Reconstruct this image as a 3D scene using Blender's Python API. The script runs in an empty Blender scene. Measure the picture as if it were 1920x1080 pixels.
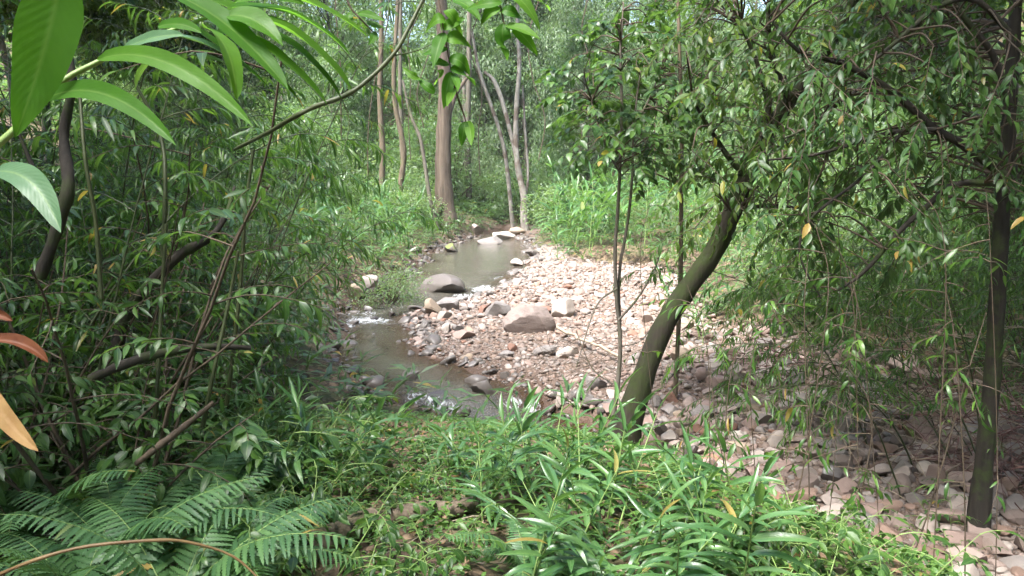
import bpy, bmesh, math
import numpy as np
from mathutils import Vector, Matrix
R = math.radians
rng = np.random.default_rng(7)
scene = bpy.context.scene
col = scene.collection

# ------------------------------------------------------------------ camera
H, F = 2.8, 1478.0                       # eye height over the stream, focal length in photo pixels
PITCH = math.atan(210 / F)
cam_d = bpy.data.cameras.new('camera'); cam = bpy.data.objects.new('camera', cam_d); col.objects.link(cam)
cam.location = (0, 0, H); cam.rotation_euler = (math.pi/2 - PITCH, 0, 0)
cam_d.sensor_width = 36; cam_d.lens = F/1920*36; cam_d.clip_start = 0.05; cam_d.clip_end = 600
scene.camera = cam

# ------------------------------------------------------------------ sky, sun, exposure
SUN_EL, SUN_AZ = 60, 222                 # high sun behind the camera; crowns added on both banks shade the near thickets
w = bpy.data.worlds.new('World'); scene.world = w; w.use_nodes = True
wn = w.node_tree.nodes; wl_ = w.node_tree.links
bg = wn['Background']; bg.inputs['Strength'].default_value = 0.12
sky = wn.new('ShaderNodeTexSky'); sky.sky_type = 'NISHITA'; sky.sun_disc = False
sky.sun_elevation = R(SUN_EL); sky.sun_rotation = R(SUN_AZ)
sky.air_density = 1.0; sky.dust_density = 2.0; sky.ozone_density = 1.0
wl_.new(sky.outputs[0], bg.inputs['Color'])
sd = bpy.data.lights.new('sun', 'SUN'); sun = bpy.data.objects.new('sun', sd); col.objects.link(sun)
sd.energy = 4.0; sd.angle = R(24); sd.color = (1.0, 0.975, 0.945)
_sdir = Vector((math.sin(R(SUN_AZ))*math.cos(R(SUN_EL)), math.cos(R(SUN_AZ))*math.cos(R(SUN_EL)), math.sin(R(SUN_EL))))
sun.rotation_euler = _sdir.to_track_quat('Z', 'Y').to_euler()
sun.location = (0, 0, 40)
vs = scene.view_settings
vs.view_transform = 'Standard'; vs.look = 'None'; vs.exposure = 2.5; vs.gamma = 1.0; vs.use_curve_mapping = False
scene.render.engine = 'CYCLES'
cy = scene.cycles
cy.max_bounces = 5; cy.diffuse_bounces = 3; cy.glossy_bounces = 2; cy.transmission_bounces = 3; cy.transparent_max_bounces = 6
cy.caustics_reflective = False; cy.caustics_refractive = False
cy.use_denoising = True; cy.denoiser = 'OPENIMAGEDENOISE'
try: cy.denoising_input_passes = 'RGB_ALBEDO_NORMAL'; cy.denoising_prefilter = 'ACCURATE'
except Exception: pass
cy.use_adaptive_sampling = True; cy.adaptive_threshold = 0.035
cy.sample_clamp_indirect = 6; cy.volume_bounces = 0

# ------------------------------------------------------------------ helpers: picture <-> place
cP, sP = math.cos(PITCH), math.sin(PITCH)
def W(u, v, Y):
    """point at depth Y seen at photo pixel (u, v)"""
    a, b = (u-960)/F, (540-v)/F
    t = Y/(cP + b*sP)
    return np.array((a*t, Y, H + t*(b*cP - sP)))
def G(u, v, z=0.0):
    """point at height z seen at photo pixel (u, v)"""
    a, b = (u-960)/F, (540-v)/F
    t = (z-H)/(b*cP - sP)
    return np.array((a*t, t*(cP + b*sP), z))
def ss(a, b, x):
    t = np.clip((np.asarray(x, float)-a)/(b-a), 0, 1); return t*t*(3-2*t)
def nrm(a):
    a = np.asarray(a, float); return a/np.maximum(np.linalg.norm(a, axis=-1, keepdims=True), 1e-9)
def _hash(i, j, s):
    n = (i*374761393 + j*668265263 + s*982451653) & 0x7fffffff
    n = ((n ^ (n >> 13))*1274126177) & 0x7fffffff
    return ((n ^ (n >> 16)) & 0xffff)/65535.0
def vnoise(x, y, s=0):
    x = np.asarray(x, float); y = np.asarray(y, float)
    i = np.floor(x).astype(np.int64); j = np.floor(y).astype(np.int64)
    fx = x-i; fy = y-j; fx = fx*fx*(3-2*fx); fy = fy*fy*(3-2*fy)
    return (_hash(i, j, s)*(1-fx)+_hash(i+1, j, s)*fx)*(1-fy) + (_hash(i, j+1, s)*(1-fx)+_hash(i+1, j+1, s)*fx)*fy
def fbm(x, y, s=0, o=3):
    return sum(vnoise(x*2**k, y*2**k, s+k)*0.5**k for k in range(o))/(2-0.5**(o-1)) - 0.5

# ------------------------------------------------------------------ helpers: meshes and objects
class Geo:
    def __init__(s): s.V = []; s.Fc = []; s.A = []; s.n = 0
    def add(s, v, f, a=None, m=0):
        v = np.asarray(v, float).reshape(-1, 3); f = np.asarray(f, np.int64)
        if a is None: a = np.zeros((len(v), 3))
        s.V.append(v); s.A.append(np.asarray(a, float).reshape(-1, 3)); s.Fc.append((f + s.n, m)); s.n += len(v)
    def tube(s, pts, rad, ns=6, m=0, tint=0.5, cap=True):
        pts = np.asarray(pts, float); k = len(pts); rad = np.broadcast_to(np.asarray(rad, float), (k,))
        t = nrm(np.gradient(pts, axis=0))
        ref = np.array((0.31, 0.17, 0.93)) if abs(t[0] @ np.array((0.31, 0.17, 0.93))) < 0.9 else np.array((1., 0, 0))
        u = np.zeros((k, 3)); u[0] = nrm(np.cross(t[0], ref))
        for i in range(1, k): u[i] = nrm(u[i-1] - t[i]*(u[i-1] @ t[i]))
        b = np.cross(t, u); an = np.arange(ns)*2*math.pi/ns
        v = pts[:, None] + rad[:, None, None]*(np.cos(an)[None, :, None]*u[:, None] + np.sin(an)[None, :, None]*b[:, None])
        i, j = np.meshgrid(np.arange(k-1), np.arange(ns), indexing='ij')
        f = np.stack([i*ns+j, i*ns+(j+1) % ns, (i+1)*ns+(j+1) % ns, (i+1)*ns+j], -1).reshape(-1, 4)
        a = np.zeros((k*ns, 3)); a[:, 2] = tint
        s.add(v, f, a, m)
        if cap: s.add(v[-1], [list(range(ns))], a[:ns], m)
    def leaves(s, T, pos, d, up, L, Wd, tint, m=0):
        pos = np.atleast_2d(pos); n = len(pos)
        if n == 0: return
        y = nrm(d); x = nrm(np.cross(y, up)); z = np.cross(x, y)
        L = np.broadcast_to(L, (n,))[:, None, None]; Wd = np.broadcast_to(Wd, (n,))[:, None, None]
        tx, ty, tzl, tzw, f, s_, t_ = T
        v = pos[:, None] + Wd*tx[None, :, None]*x[:, None] + L*ty[None, :, None]*y[:, None] + (L*tzl[None, :, None] + Wd*tzw[None, :, None])*z[:, None]
        nv = len(tx)
        ff = (f[None] + (np.arange(n)*nv)[:, None, None]).reshape(-1, f.shape[1])
        a = np.zeros((n, nv, 3)); a[:, :, 0] = s_; a[:, :, 1] = t_; a[:, :, 2] = np.broadcast_to(tint, (n,))[:, None]
        s.add(v, ff, a, m)
    def mesh(s, name, mats, smooth=True):
        me = bpy.data.meshes.new(name)
        V = np.concatenate(s.V); A = np.concatenate(s.A)
        lv = np.concatenate([f.ravel() for f, _ in s.Fc])
        lt = np.concatenate([np.full(len(f), f.shape[1]) for f, _ in s.Fc])
        mi = np.concatenate([np.full(len(f), m) for f, m in s.Fc])
        ls = np.concatenate([[0], np.cumsum(lt)[:-1]])
        me.vertices.add(len(V)); me.vertices.foreach_set('co', V.ravel().astype(np.float32))
        me.loops.add(len(lv)); me.loops.foreach_set('vertex_index', lv.astype(np.int32))
        me.polygons.add(len(lt)); me.polygons.foreach_set('loop_start', ls.astype(np.int32))
        me.polygons.foreach_set('material_index', mi.astype(np.int32))
        me.polygons.foreach_set('use_smooth', np.full(len(lt), smooth))
        at = me.attributes.new('lf', 'FLOAT_VECTOR', 'POINT'); at.data.foreach_set('vector', A.ravel().astype(np.float32))
        for m in (mats if isinstance(mats, (list, tuple)) else [mats]): me.materials.append(m)
        me.update(calc_edges=True)
        return me

def leaf_T(nr, nc, kind='lance', bend=0.6, fold=0.25, wave=0.0):
    t = np.linspace(0, 1, nr)
    if kind == 'lance': wd = (t**0.62)*((1-t)**0.85)
    elif kind == 'oval': wd = np.sin(math.pi*t**0.85)**0.85*(1-0.25*t)
    else: wd = (t**0.35)*((1-t)**0.75)
    wd = np.maximum(wd/wd.max(), 0.03)
    s_ = np.linspace(-1, 1, nc)
    S, TT = np.meshgrid(s_, t); WW = np.repeat(wd[:, None], nc, 1)
    th = max(bend, 1e-3)
    ty = np.sin(th*TT)/th; tz = -(1-np.cos(th*TT))/th
    tw = fold*np.abs(S)*WW*0.5 + wave*np.sin(TT*17+S)*S*WW
    i, j = np.meshgrid(np.arange(nr-1), np.arange(nc-1), indexing='ij')
    f = np.stack([i*nc+j, i*nc+j+1, (i+1)*nc+j+1, (i+1)*nc+j], -1).reshape(-1, 4)
    return ((S*WW*0.5).ravel(), ty.ravel(), tz.ravel(), tw.ravel(), f, S.ravel(), TT.ravel())
DIA = (np.array((0, -.5, 0, .5)), np.array((0, .42, 1, .42)), np.array((0, 0, -.22, 0)), np.array((0, .18, 0, .18)),
       np.array([[0, 3, 2, 1]]), np.array((0, -1, 0, 1.)), np.array((0, .4, 1, .4)))
LANCE = [leaf_T(5, 3, 'lance', b, f) for b, f in ((0.35, .3), (0.8, .35), (1.3, .3))]
OVAL = [leaf_T(5, 3, 'oval', b, f) for b, f in ((0.3, .3), (0.7, .3), (1.1, .25))]

def spline(pts, n):
    p = np.asarray(pts, float); k = len(p)
    if k == 2: return p[0] + (p[1]-p[0])*np.linspace(0, 1, n)[:, None]
    q = np.concatenate([[2*p[0]-p[1]], p, [2*p[-1]-p[-2]]])
    u = np.linspace(0, k-1-1e-6, n); i = u.astype(int); t = (u-i)[:, None]
    a, b, c, d = q[i], q[i+1], q[i+2], q[i+3]
    return 0.5*((2*b)+(-a+c)*t+(2*a-5*b+4*c-d)*t*t+(-a+3*b-3*c+d)*t**3)

def tag(o, label=None, cat=None, group=None, kind=None):
    if label: o['label'] = label
    if cat: o['category'] = cat
    if group: o['group'] = group
    if kind: o['kind'] = kind
    return o
def ob(name, me, parent=None, M=None):
    o = bpy.data.objects.new(name, me); col.objects.link(o)
    if parent is not None: o.parent = parent
    if M is not None: o.matrix_local = M
    return o
def thing(name, label, cat, loc=(0, 0, 0), rz=0, sc=1.0, group=None, tilt=(0, 0)):
    o = bpy.data.objects.new(name, None); col.objects.link(o)
    o.location = tuple(loc); o.rotation_euler = (tilt[0], tilt[1], rz); o.scale = (sc, sc, sc)
    o.empty_display_size = 0.1
    return tag(o, label, cat, group)
def beside(x, y, cuts, words_):
    """which of these landmarks a plant stands by, from where it is seen in the photograph"""
    u = 960 + F*x/max(y, .5)
    for c_, w_ in zip(cuts, words_):
        if u < c_: return w_
    return words_[-1]
def place(parts, name, label, cat, loc, rz=0, sc=1.0, group=None, tilt=(0, 0)):
    """one more individual of a kind: an Empty with its parts (mesh data shared)"""
    r = thing(name, label, cat, loc, rz, sc, group, tilt)
    for p in parts: ob(p[0], p[1], r, p[2] if len(p) > 2 else None)
    return r

# ------------------------------------------------------------------ materials
def new_mat(name):
    m = bpy.data.materials.new(name); m.use_nodes = True
    nt = m.node_tree; nt.nodes.clear()
    out = nt.nodes.new('ShaderNodeOutputMaterial')
    return m, nt, out
def N(nt, typ, **kw):
    n = nt.nodes.new(typ)
    for k, v in kw.items(): setattr(n, k, v)
    return n
def setin(nt, sock, v):
    if hasattr(v, 'node'): nt.links.new(v, sock)
    elif isinstance(v, (tuple, list)) and len(v) == 3 and sock.type == 'RGBA': sock.default_value = (*v, 1)
    else: sock.default_value = v
def math_(nt, op, a, b=0.0, clamp=False):
    n = N(nt, 'ShaderNodeMath', operation=op, use_clamp=clamp); setin(nt, n.inputs[0], a); setin(nt, n.inputs[1], b); return n.outputs[0]
def mixc(nt, f, a, b, bl='MIX'):
    n = N(nt, 'ShaderNodeMix', data_type='RGBA', blend_type=bl); setin(nt, n.inputs[0], f); setin(nt, n.inputs[6], a); setin(nt, n.inputs[7], b); return n.outputs[2]
def ramp(nt, f, stops, const=False):
    n = N(nt, 'ShaderNodeValToRGB'); e = n.color_ramp.elements
    while len(e) > 1: e.remove(e[-1])
    e[0].position = stops[0][0]; e[0].color = (*stops[0][1], 1)
    for p, c in stops[1:]:
        x = e.new(p); x.color = (*c, 1)
    if const: n.color_ramp.interpolation = 'CONSTANT'
    setin(nt, n.inputs[0], f); return n.outputs[0]
def noise(nt, scale, detail=4, rough=0.55, vec=None, dist=0.0):
    n = N(nt, 'ShaderNodeTexNoise'); n.inputs['Scale'].default_value = scale; n.inputs['Detail'].default_value = detail
    n.inputs['Roughness'].default_value = rough; n.inputs['Distortion'].default_value = dist
    if vec is not None: nt.links.new(vec, n.inputs['Vector'])
    return n.outputs[0]
def maprange(nt, v, a, b, c=0.0, d=1.0):
    n = N(nt, 'ShaderNodeMapRange'); setin(nt, n.inputs[0], v)
    for k, x in zip((1, 2, 3, 4), (a, b, c, d)): n.inputs[k].default_value = x
    return n.outputs[0]

def leaf_mat(name, dark, mid, light, trans=0.35, rough=0.36, spec=0.5, dead=(0.30, 0.20, 0.05), dead_at=0.985, rib=0.25, under=0.15, spots=0.0):
    m, nt, out = new_mat(name)
    at = N(nt, 'ShaderNodeAttribute', attribute_name='lf')
    sx = N(nt, 'ShaderNodeSeparateXYZ'); nt.links.new(at.outputs['Vector'], sx.inputs[0])
    oi = N(nt, 'ShaderNodeObjectInfo'); geo = N(nt, 'ShaderNodeNewGeometry')
    r = math_(nt, 'FRACT', math_(nt, 'ADD', sx.outputs[2], oi.outputs['Random']))
    c = ramp(nt, r, [(0, dark), (0.45, mid), (0.93, light), (dead_at, light), (min(1, dead_at+0.006), dead)])
    tc = N(nt, 'ShaderNodeTexCoord')
    nz = noise(nt, 22, 3, vec=tc.outputs['Object'])
    c = mixc(nt, maprange(nt, nz, 0.35, 0.75, 0, 0.35), c, mixc(nt, 1.0, c, (0.55, 0.62, 0.45), 'MULTIPLY'))
    if spots: c = _spots(nt, c, tc.outputs['Object'], spots)
    ribf = math_(nt, 'MULTIPLY', maprange(nt, math_(nt, 'ABSOLUTE', sx.outputs[0]), 0.0, 0.14, 1, 0), rib)
    c = mixc(nt, ribf, c, (0.22, 0.32, 0.10))
    c = mixc(nt, math_(nt, 'MULTIPLY', geo.outputs['Backfacing'], under), c, (0.16, 0.24, 0.13))
    p = N(nt, 'ShaderNodeBsdfPrincipled'); setin(nt, p.inputs['Base Color'], c)
    setin(nt, p.inputs['Roughness'], maprange(nt, nz, 0.3, 0.7, rough-0.06, rough+0.14)); p.inputs['Specular IOR Level'].default_value = spec
    vein = N(nt, 'ShaderNodeTexWave'); vein.inputs['Scale'].default_value = 1.0
    cv = N(nt, 'ShaderNodeCombineXYZ'); nt.links.new(math_(nt, 'SUBTRACT', math_(nt, 'MULTIPLY', sx.outputs[1], 5.0), math_(nt, 'ABSOLUTE', sx.outputs[0])), cv.inputs[0])
    nt.links.new(cv.outputs[0], vein.inputs['Vector'])
    bp = N(nt, 'ShaderNodeBump'); bp.inputs['Strength'].default_value = 0.06; bp.inputs['Distance'].default_value = 0.01
    nt.links.new(vein.outputs['Fac'], bp.inputs['Height']); nt.links.new(bp.outputs[0], p.inputs['Normal'])
    tr = N(nt, 'ShaderNodeBsdfTranslucent'); setin(nt, tr.inputs['Color'], mixc(nt, 1.0, c, (1.9, 2.0, 0.9), 'MULTIPLY'))
    mx = N(nt, 'ShaderNodeMixShader'); mx.inputs[0].default_value = trans
    nt.links.new(p.outputs[0], mx.inputs[1]); nt.links.new(tr.outputs[0], mx.inputs[2]); nt.links.new(mx.outputs[0], out.inputs[0])
    return m
def _spots(nt, c, vec, amt):
    n = noise(nt, 9, 5, 0.7, vec); return mixc(nt, maprange(nt, n, 0.66, 0.72, 0, amt), c, (0.10, 0.065, 0.025))
def bark_mat(name, a, b, moss=None, moss_amt=0.0, scale=9, stretch=0.18, bump=0.5, patch=None):
    m, nt, out = new_mat(name)
    tc = N(nt, 'ShaderNodeTexCoord'); mp = N(nt, 'ShaderNodeMapping'); mp.inputs['Scale'].default_value = (1, 1, stretch)
    nt.links.new(tc.outputs['Object'], mp.inputs[0])
    n1 = noise(nt, scale, 6, 0.65, mp.outputs[0], 0.4); n2 = noise(nt, scale*0.35, 3, 0.6, tc.outputs['Object'])
    c = ramp(nt, n1, [(0.3, a), (0.7, b)])
    if patch: c = mixc(nt, maprange(nt, n2, 0.5, 0.6), c, patch)
    if moss:
        n3 = noise(nt, 14, 5, 0.7, tc.outputs['Object'])
        lo = 0.75-0.5*moss_amt
        c = mixc(nt, maprange(nt, noise(nt, 3.2, 5, 0.7, tc.outputs['Object']), lo-0.08, lo+0.08), c, mixc(nt, n3, (moss[0]*0.5, moss[1]*0.5, moss[2]*0.5), moss))
    p = N(nt, 'ShaderNodeBsdfPrincipled'); setin(nt, p.inputs['Base Color'], c); p.inputs['Roughness'].default_value = 0.85; p.inputs['Specular IOR Level'].default_value = 0.25
    bp = N(nt, 'ShaderNodeBump'); bp.inputs['Strength'].default_value = bump; bp.inputs['Distance'].default_value = 0.03
    nt.links.new(n1, bp.inputs['Height']); nt.links.new(bp.outputs[0], p.inputs['Normal']); nt.links.new(p.outputs[0], out.inputs[0])
    return m
def stone_mat(name, stops, scale=3.0, moss=0.0, rough=0.75, bump=0.35, band=0.0):
    m, nt, out = new_mat(name)
    at = N(nt, 'ShaderNodeAttribute', attribute_name='lf'); sx = N(nt, 'ShaderNodeSeparateXYZ'); nt.links.new(at.outputs['Vector'], sx.inputs[0])
    oi = N(nt, 'ShaderNodeObjectInfo'); geo = N(nt, 'ShaderNodeNewGeometry')
    r = math_(nt, 'FRACT', math_(nt, 'ADD', sx.outputs[2], oi.outputs['Random']))
    c = ramp(nt, r, stops, len(stops) > 3)
    n1 = noise(nt, scale, 6, 0.65, geo.outputs['Position']); n2 = noise(nt, scale*9, 4, 0.6, geo.outputs['Position'])
    c = mixc(nt, maprange(nt, n1, 0.38, 0.68, 0, 0.55), c, mixc(nt, 1.0, c, (0.55, 0.5, 0.47), 'MULTIPLY'))
    c = mixc(nt, maprange(nt, n2, 0.55, 0.75, 0, 0.4), c, mixc(nt, 1.0, c, (1.35, 1.3, 1.25), 'MULTIPLY'))
    hgt = math_(nt, 'ADD', math_(nt, 'MULTIPLY', n1, 0.7), math_(nt, 'MULTIPLY', n2, 0.4))
    if band:
        tc = N(nt, 'ShaderNodeTexCoord'); mp = N(nt, 'ShaderNodeMapping'); mp.inputs['Rotation'].default_value = (0.4, 0.5, 0.2); mp.inputs['Scale'].default_value = (1.5, 1.5, 4.5)
        nt.links.new(tc.outputs['Object'], mp.inputs[0]); nb = noise(nt, 1.6, 5, 0.7, mp.outputs[0], 0.8)
        c = mixc(nt, maprange(nt, nb, 0.47, 0.6, 0, band), c, mixc(nt, 1.0, c, (0.42, 0.40, 0.40), 'MULTIPLY'))
        hgt = math_(nt, 'ADD', hgt, nb)
    if moss:
        sn = N(nt, 'ShaderNodeSeparateXYZ'); nt.links.new(geo.outputs['Normal'], sn.inputs[0])
        mf = math_(nt, 'MULTIPLY', maprange(nt, sn.outputs[2], 0.1, 0.7), maprange(nt, noise(nt, 5, 4, 0.6, geo.outputs['Position']), 0.45, 0.55, 0, moss))
        c = mixc(nt, mf, c, (0.10, 0.13, 0.03))
    p = N(nt, 'ShaderNodeBsdfPrincipled'); setin(nt, p.inputs['Base Color'], c); p.inputs['Roughness'].default_value = rough; p.inputs['Specular IOR Level'].default_value = 0.35
    bp = N(nt, 'ShaderNodeBump'); bp.inputs['Strength'].default_value = bump; bp.inputs['Distance'].default_value = 0.03
    nt.links.new(hgt, bp.inputs['Height']); nt.links.new(bp.outputs[0], p.inputs['Normal']); nt.links.new(p.outputs[0], out.inputs[0])
    return m
def plain_mat(name, c1, c2, scale=8, rough=0.8, trans=0.0, bump=0.3):
    m, nt, out = new_mat(name)
    geo = N(nt, 'ShaderNodeNewGeometry'); n1 = noise(nt, scale, 5, 0.65, geo.outputs['Position'])
    at = N(nt, 'ShaderNodeAttribute', attribute_name='lf'); sx = N(nt, 'ShaderNodeSeparateXYZ'); nt.links.new(at.outputs['Vector'], sx.inputs[0])
    c = ramp(nt, n1, [(0.3, c1), (0.7, c2)])
    c = mixc(nt, maprange(nt, sx.outputs[2], 0, 1, 0, 0.6), c, mixc(nt, 1.0, c, (1.6, 1.5, 1.4), 'MULTIPLY'))
    p = N(nt, 'ShaderNodeBsdfPrincipled'); setin(nt, p.inputs['Base Color'], c); p.inputs['Roughness'].default_value = rough; p.inputs['Specular IOR Level'].default_value = 0.3
    bp = N(nt, 'ShaderNodeBump'); bp.inputs['Strength'].default_value = bump; bp.inputs['Distance'].default_value = 0.02
    nt.links.new(n1, bp.inputs['Height']); nt.links.new(bp.outputs[0], p.inputs['Normal'])
    if trans:
        tr = N(nt, 'ShaderNodeBsdfTranslucent'); setin(nt, tr.inputs['Color'], c); mx = N(nt, 'ShaderNodeMixShader'); mx.inputs[0].default_value = trans
        nt.links.new(p.outputs[0], mx.inputs[1]); nt.links.new(tr.outputs[0], mx.inputs[2]); nt.links.new(mx.outputs[0], out.inputs[0])
    else: nt.links.new(p.outputs[0], out.inputs[0])
    return m

M = {}
M['bank'] = leaf_mat('bank_leaf', (0.040, 0.085, 0.030), (0.058, 0.118, 0.040), (0.095, 0.165, 0.060), 0.3, 0.38, 0.5)
M['ginger'] = leaf_mat('ginger_leaf', (0.040, 0.105, 0.034), (0.058, 0.138, 0.043), (0.095, 0.185, 0.060), 0.32, 0.32, 0.55, (0.26, 0.2, 0.06), 0.99)
M['bamboo'] = leaf_mat('bamboo_leaf', (0.027, 0.074, 0.014), (0.044, 0.112, 0.018), (0.092, 0.175, 0.026), 0.42, 0.36, 0.5)
M['broad'] = leaf_mat('broad_leaf', (0.019, 0.054, 0.013), (0.031, 0.080, 0.016), (0.062, 0.128, 0.024), 0.36, 0.40, 0.42)
M['tree'] = leaf_mat('tree_leaf', (0.024, 0.062, 0.012), (0.038, 0.088, 0.015), (0.095, 0.150, 0.022), 0.42, 0.44, 0.4, (0.32, 0.28, 0.03), 0.985)
M['far'] = leaf_mat('forest_leaf', (0.055, 0.110, 0.045), (0.082, 0.150, 0.064), (0.125, 0.195, 0.092), 0.36, 0.40, 0.5, (0.2, 0.18, 0.06), 0.992, rib=0)
M['farlight'] = leaf_mat('pale_forest_leaf', (0.090, 0.150, 0.072), (0.125, 0.190, 0.098), (0.175, 0.240, 0.135), 0.38, 0.42, 0.5, (0.2, 0.2, 0.08), 0.992, rib=0)
M['hero'] = leaf_mat('large_leaf', (0.042, 0.125, 0.012), (0.058, 0.155, 0.014), (0.085, 0.190, 0.020), 0.55, 0.52, 0.25, dead_at=0.995, spots=.8)
M['sheen'] = leaf_mat('waxy_leaf', (0.055, 0.115, 0.060), (0.065, 0.135, 0.065), (0.08, 0.155, 0.075), 0.25, 0.45, 0.4, dead_at=0.995)
M['fern'] = leaf_mat('fern_leaf', (0.040, 0.100, 0.038), (0.055, 0.128, 0.046), (0.080, 0.165, 0.056), 0.3, 0.45, 0.4, dead_at=0.995, rib=0.1)
M['herb'] = leaf_mat('herb_leaf', (0.045, 0.110, 0.024), (0.070, 0.150, 0.030), (0.110, 0.195, 0.045), 0.35, 0.4, 0.45, (0.22, 0.13, 0.05), 0.97)
M['stem'] = plain_mat('green_stem', (0.09, 0.15, 0.04), (0.15, 0.22, 0.07), 12, 0.5)
M['cane'] = plain_mat('dark_cane', (0.022, 0.032, 0.012), (0.045, 0.055, 0.022), 14, 0.5)
M['twig'] = plain_mat('brown_twig', (0.035, 0.026, 0.018), (0.08, 0.06, 0.042), 18, 0.8)
M['paletwig'] = plain_mat('pale_twig', (0.16, 0.13, 0.10), (0.30, 0.25, 0.19), 18, 0.8)
M['dry'] = plain_mat('dry_leaf', (0.10, 0.065, 0.040), (0.22, 0.155, 0.10), 30, 0.75, 0.2)
M['rust'] = plain_mat('rust_leaf', (0.07, 0.022, 0.012), (0.16, 0.06, 0.025), 9, 0.6, 0.25)
M['orange'] = plain_mat('orange_leaf', (0.22, 0.11, 0.035), (0.34, 0.23, 0.10), 9, 0.6, 0.3)
M['brush'] = plain_mat('dead_brush', (0.06, 0.03, 0.03), (0.16, 0.09, 0.08), 12, 0.9)
M['darkbark'] = bark_mat('dark_bark', (0.014, 0.012, 0.010), (0.045, 0.038, 0.030), (0.05, 0.075, 0.02), 0.35)
M['mossbark'] = bark_mat('mossy_bark', (0.012, 0.010, 0.007), (0.034, 0.027, 0.019), (0.030, 0.042, 0.010), 0.5, bump=1.0)
M['brownbark'] = bark_mat('brown_bark', (0.045, 0.033, 0.024), (0.155, 0.118, 0.088), (0.10, 0.12, 0.05), 0.12, scale=7, stretch=0.06, bump=1.0)
M['tanbark'] = bark_mat('tan_bark', (0.06, 0.046, 0.030), (0.16, 0.125, 0.085), (0.12, 0.14, 0.05), 0.25)
M['palebark'] = bark_mat('pale_bark', (0.12, 0.105, 0.09), (0.34, 0.31, 0.27), (0.12, 0.14, 0.07), 0.15, scale=4, stretch=0.4, patch=(0.13, 0.10, 0.08))
M['greybark'] = bark_mat('grey_bark', (0.06, 0.05, 0.04), (0.17, 0.15, 0.12), (0.10, 0.12, 0.05), 0.3)
M['logbark'] = bark_mat('log_bark', (0.06, 0.045, 0.03), (0.20, 0.155, 0.115), (0.05, 0.07, 0.02), 0.35, scale=12)
ST = [(0, (0.23, 0.165, 0.14)), (0.18, (0.28, 0.215, 0.185)), (0.36, (0.20, 0.175, 0.16)), (0.52, (0.30, 0.25, 0.22)), (0.68, (0.23, 0.155, 0.12)), (0.82, (0.17, 0.13, 0.11)), (0.93, (0.33, 0.285, 0.25)), (0.97, (0.22, 0.12, 0.085))]
M['stone'] = stone_mat('river_stone', ST)
M['pebble'] = stone_mat('river_pebble', [(0, (0.172, 0.130, 0.108)), (0.3, (0.210, 0.168, 0.143)), (0.5, (0.151, 0.126, 0.111)), (0.7, (0.181, 0.130, 0.101)), (0.88, (0.252, 0.218, 0.193)), (1, (0.151, 0.101, 0.076))], 6)
def one_stone(name, c, **k): return stone_mat(name, [(0, c), (1, tuple(x*0.94 for x in c))], **k)
M['st_pale'] = one_stone('pale_stone', (0.34, 0.295, 0.26)); M['st_pink'] = one_stone('pinkish_stone', (0.29, 0.21, 0.18))
M['st_grey'] = one_stone('grey_stone', (0.20, 0.18, 0.168), band=0.5); M['st_brown'] = one_stone('brown_layered_stone', (0.23, 0.185, 0.165), band=0.45, bump=0.7, scale=2)
M['st_dark'] = one_stone('dark_wet_stone', (0.06, 0.05, 0.045), rough=0.35); M['st_wet'] = one_stone('wet_grey_stone', (0.12, 0.105, 0.095), rough=0.4)
M['st_red'] = one_stone('red_stone', (0.20, 0.11, 0.08)); M['st_moss'] = one_stone('mossy_stone', (0.10, 0.085, 0.07), moss=0.95)
M['st_tan'] = one_stone('tan_stone', (0.27, 0.21, 0.155))

def ground_mat(name, gravel):
    m, nt, out = new_mat(name)
    geo = N(nt, 'ShaderNodeNewGeometry'); pos = geo.outputs['Position']
    n1 = noise(nt, 0.9, 5, 0.6, pos); n2 = noise(nt, 14, 5, 0.7, pos)
    vo = N(nt, 'ShaderNodeTexVoronoi'); vo.inputs['Scale'].default_value = 26 if gravel else 16; nt.links.new(pos, vo.inputs['Vector'])
    sv = N(nt, 'ShaderNodeSeparateColor'); nt.links.new(vo.outputs['Color'], sv.inputs[0])
    if gravel:
        c = ramp(nt, sv.outputs[0], [(0, (0.126, 0.088, 0.069)), (0.35, (0.168, 0.126, 0.101)), (0.7, (0.202, 0.160, 0.134)), (1, (0.143, 0.097, 0.071))])
        c = mixc(nt, maprange(nt, n1, 0.42, 0.62, 0, 0.75), c, (0.150, 0.100, 0.074))
        # the strip the stream keeps wet, stored on the vertices
        at = N(nt, 'ShaderNodeAttribute', attribute_name='lf'); sx = N(nt, 'ShaderNodeSeparateXYZ'); nt.links.new(at.outputs['Vector'], sx.inputs[0])
        c = mixc(nt, sx.outputs[0], c, mixc(nt, 1.0, c, (0.45, 0.38, 0.33), 'MULTIPLY'))
    else:
        c = ramp(nt, sv.outputs[0], [(0, (0.045, 0.030, 0.020)), (0.4, (0.085, 0.058, 0.038)), (0.75, (0.13, 0.092, 0.06)), (1, (0.20, 0.14, 0.09))])
        c = mixc(nt, maprange(nt, n1, 0.45, 0.6, 0, 0.7), c, mixc(nt, n2, (0.025, 0.045, 0.012), (0.06, 0.085, 0.025)))
    c = mixc(nt, maprange(nt, n2, 0.3, 0.7, 0, 0.5), c, mixc(nt, 1.0, c, (0.5, 0.47, 0.45), 'MULTIPLY'))
    p = N(nt, 'ShaderNodeBsdfPrincipled'); setin(nt, p.inputs['Base Color'], c); p.inputs['Roughness'].default_value = 0.85; p.inputs['Specular IOR Level'].default_value = 0.3
    bp = N(nt, 'ShaderNodeBump'); bp.inputs['Strength'].default_value = 0.8; bp.inputs['Distance'].default_value = 0.03
    hh = math_(nt, 'SUBTRACT', math_(nt, 'MULTIPLY', n2, 0.5), vo.outputs['Distance'])
    nt.links.new(hh, bp.inputs['Height']); nt.links.new(bp.outputs[0], p.inputs['Normal']); nt.links.new(p.outputs[0], out.inputs[0])
    return m
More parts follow.
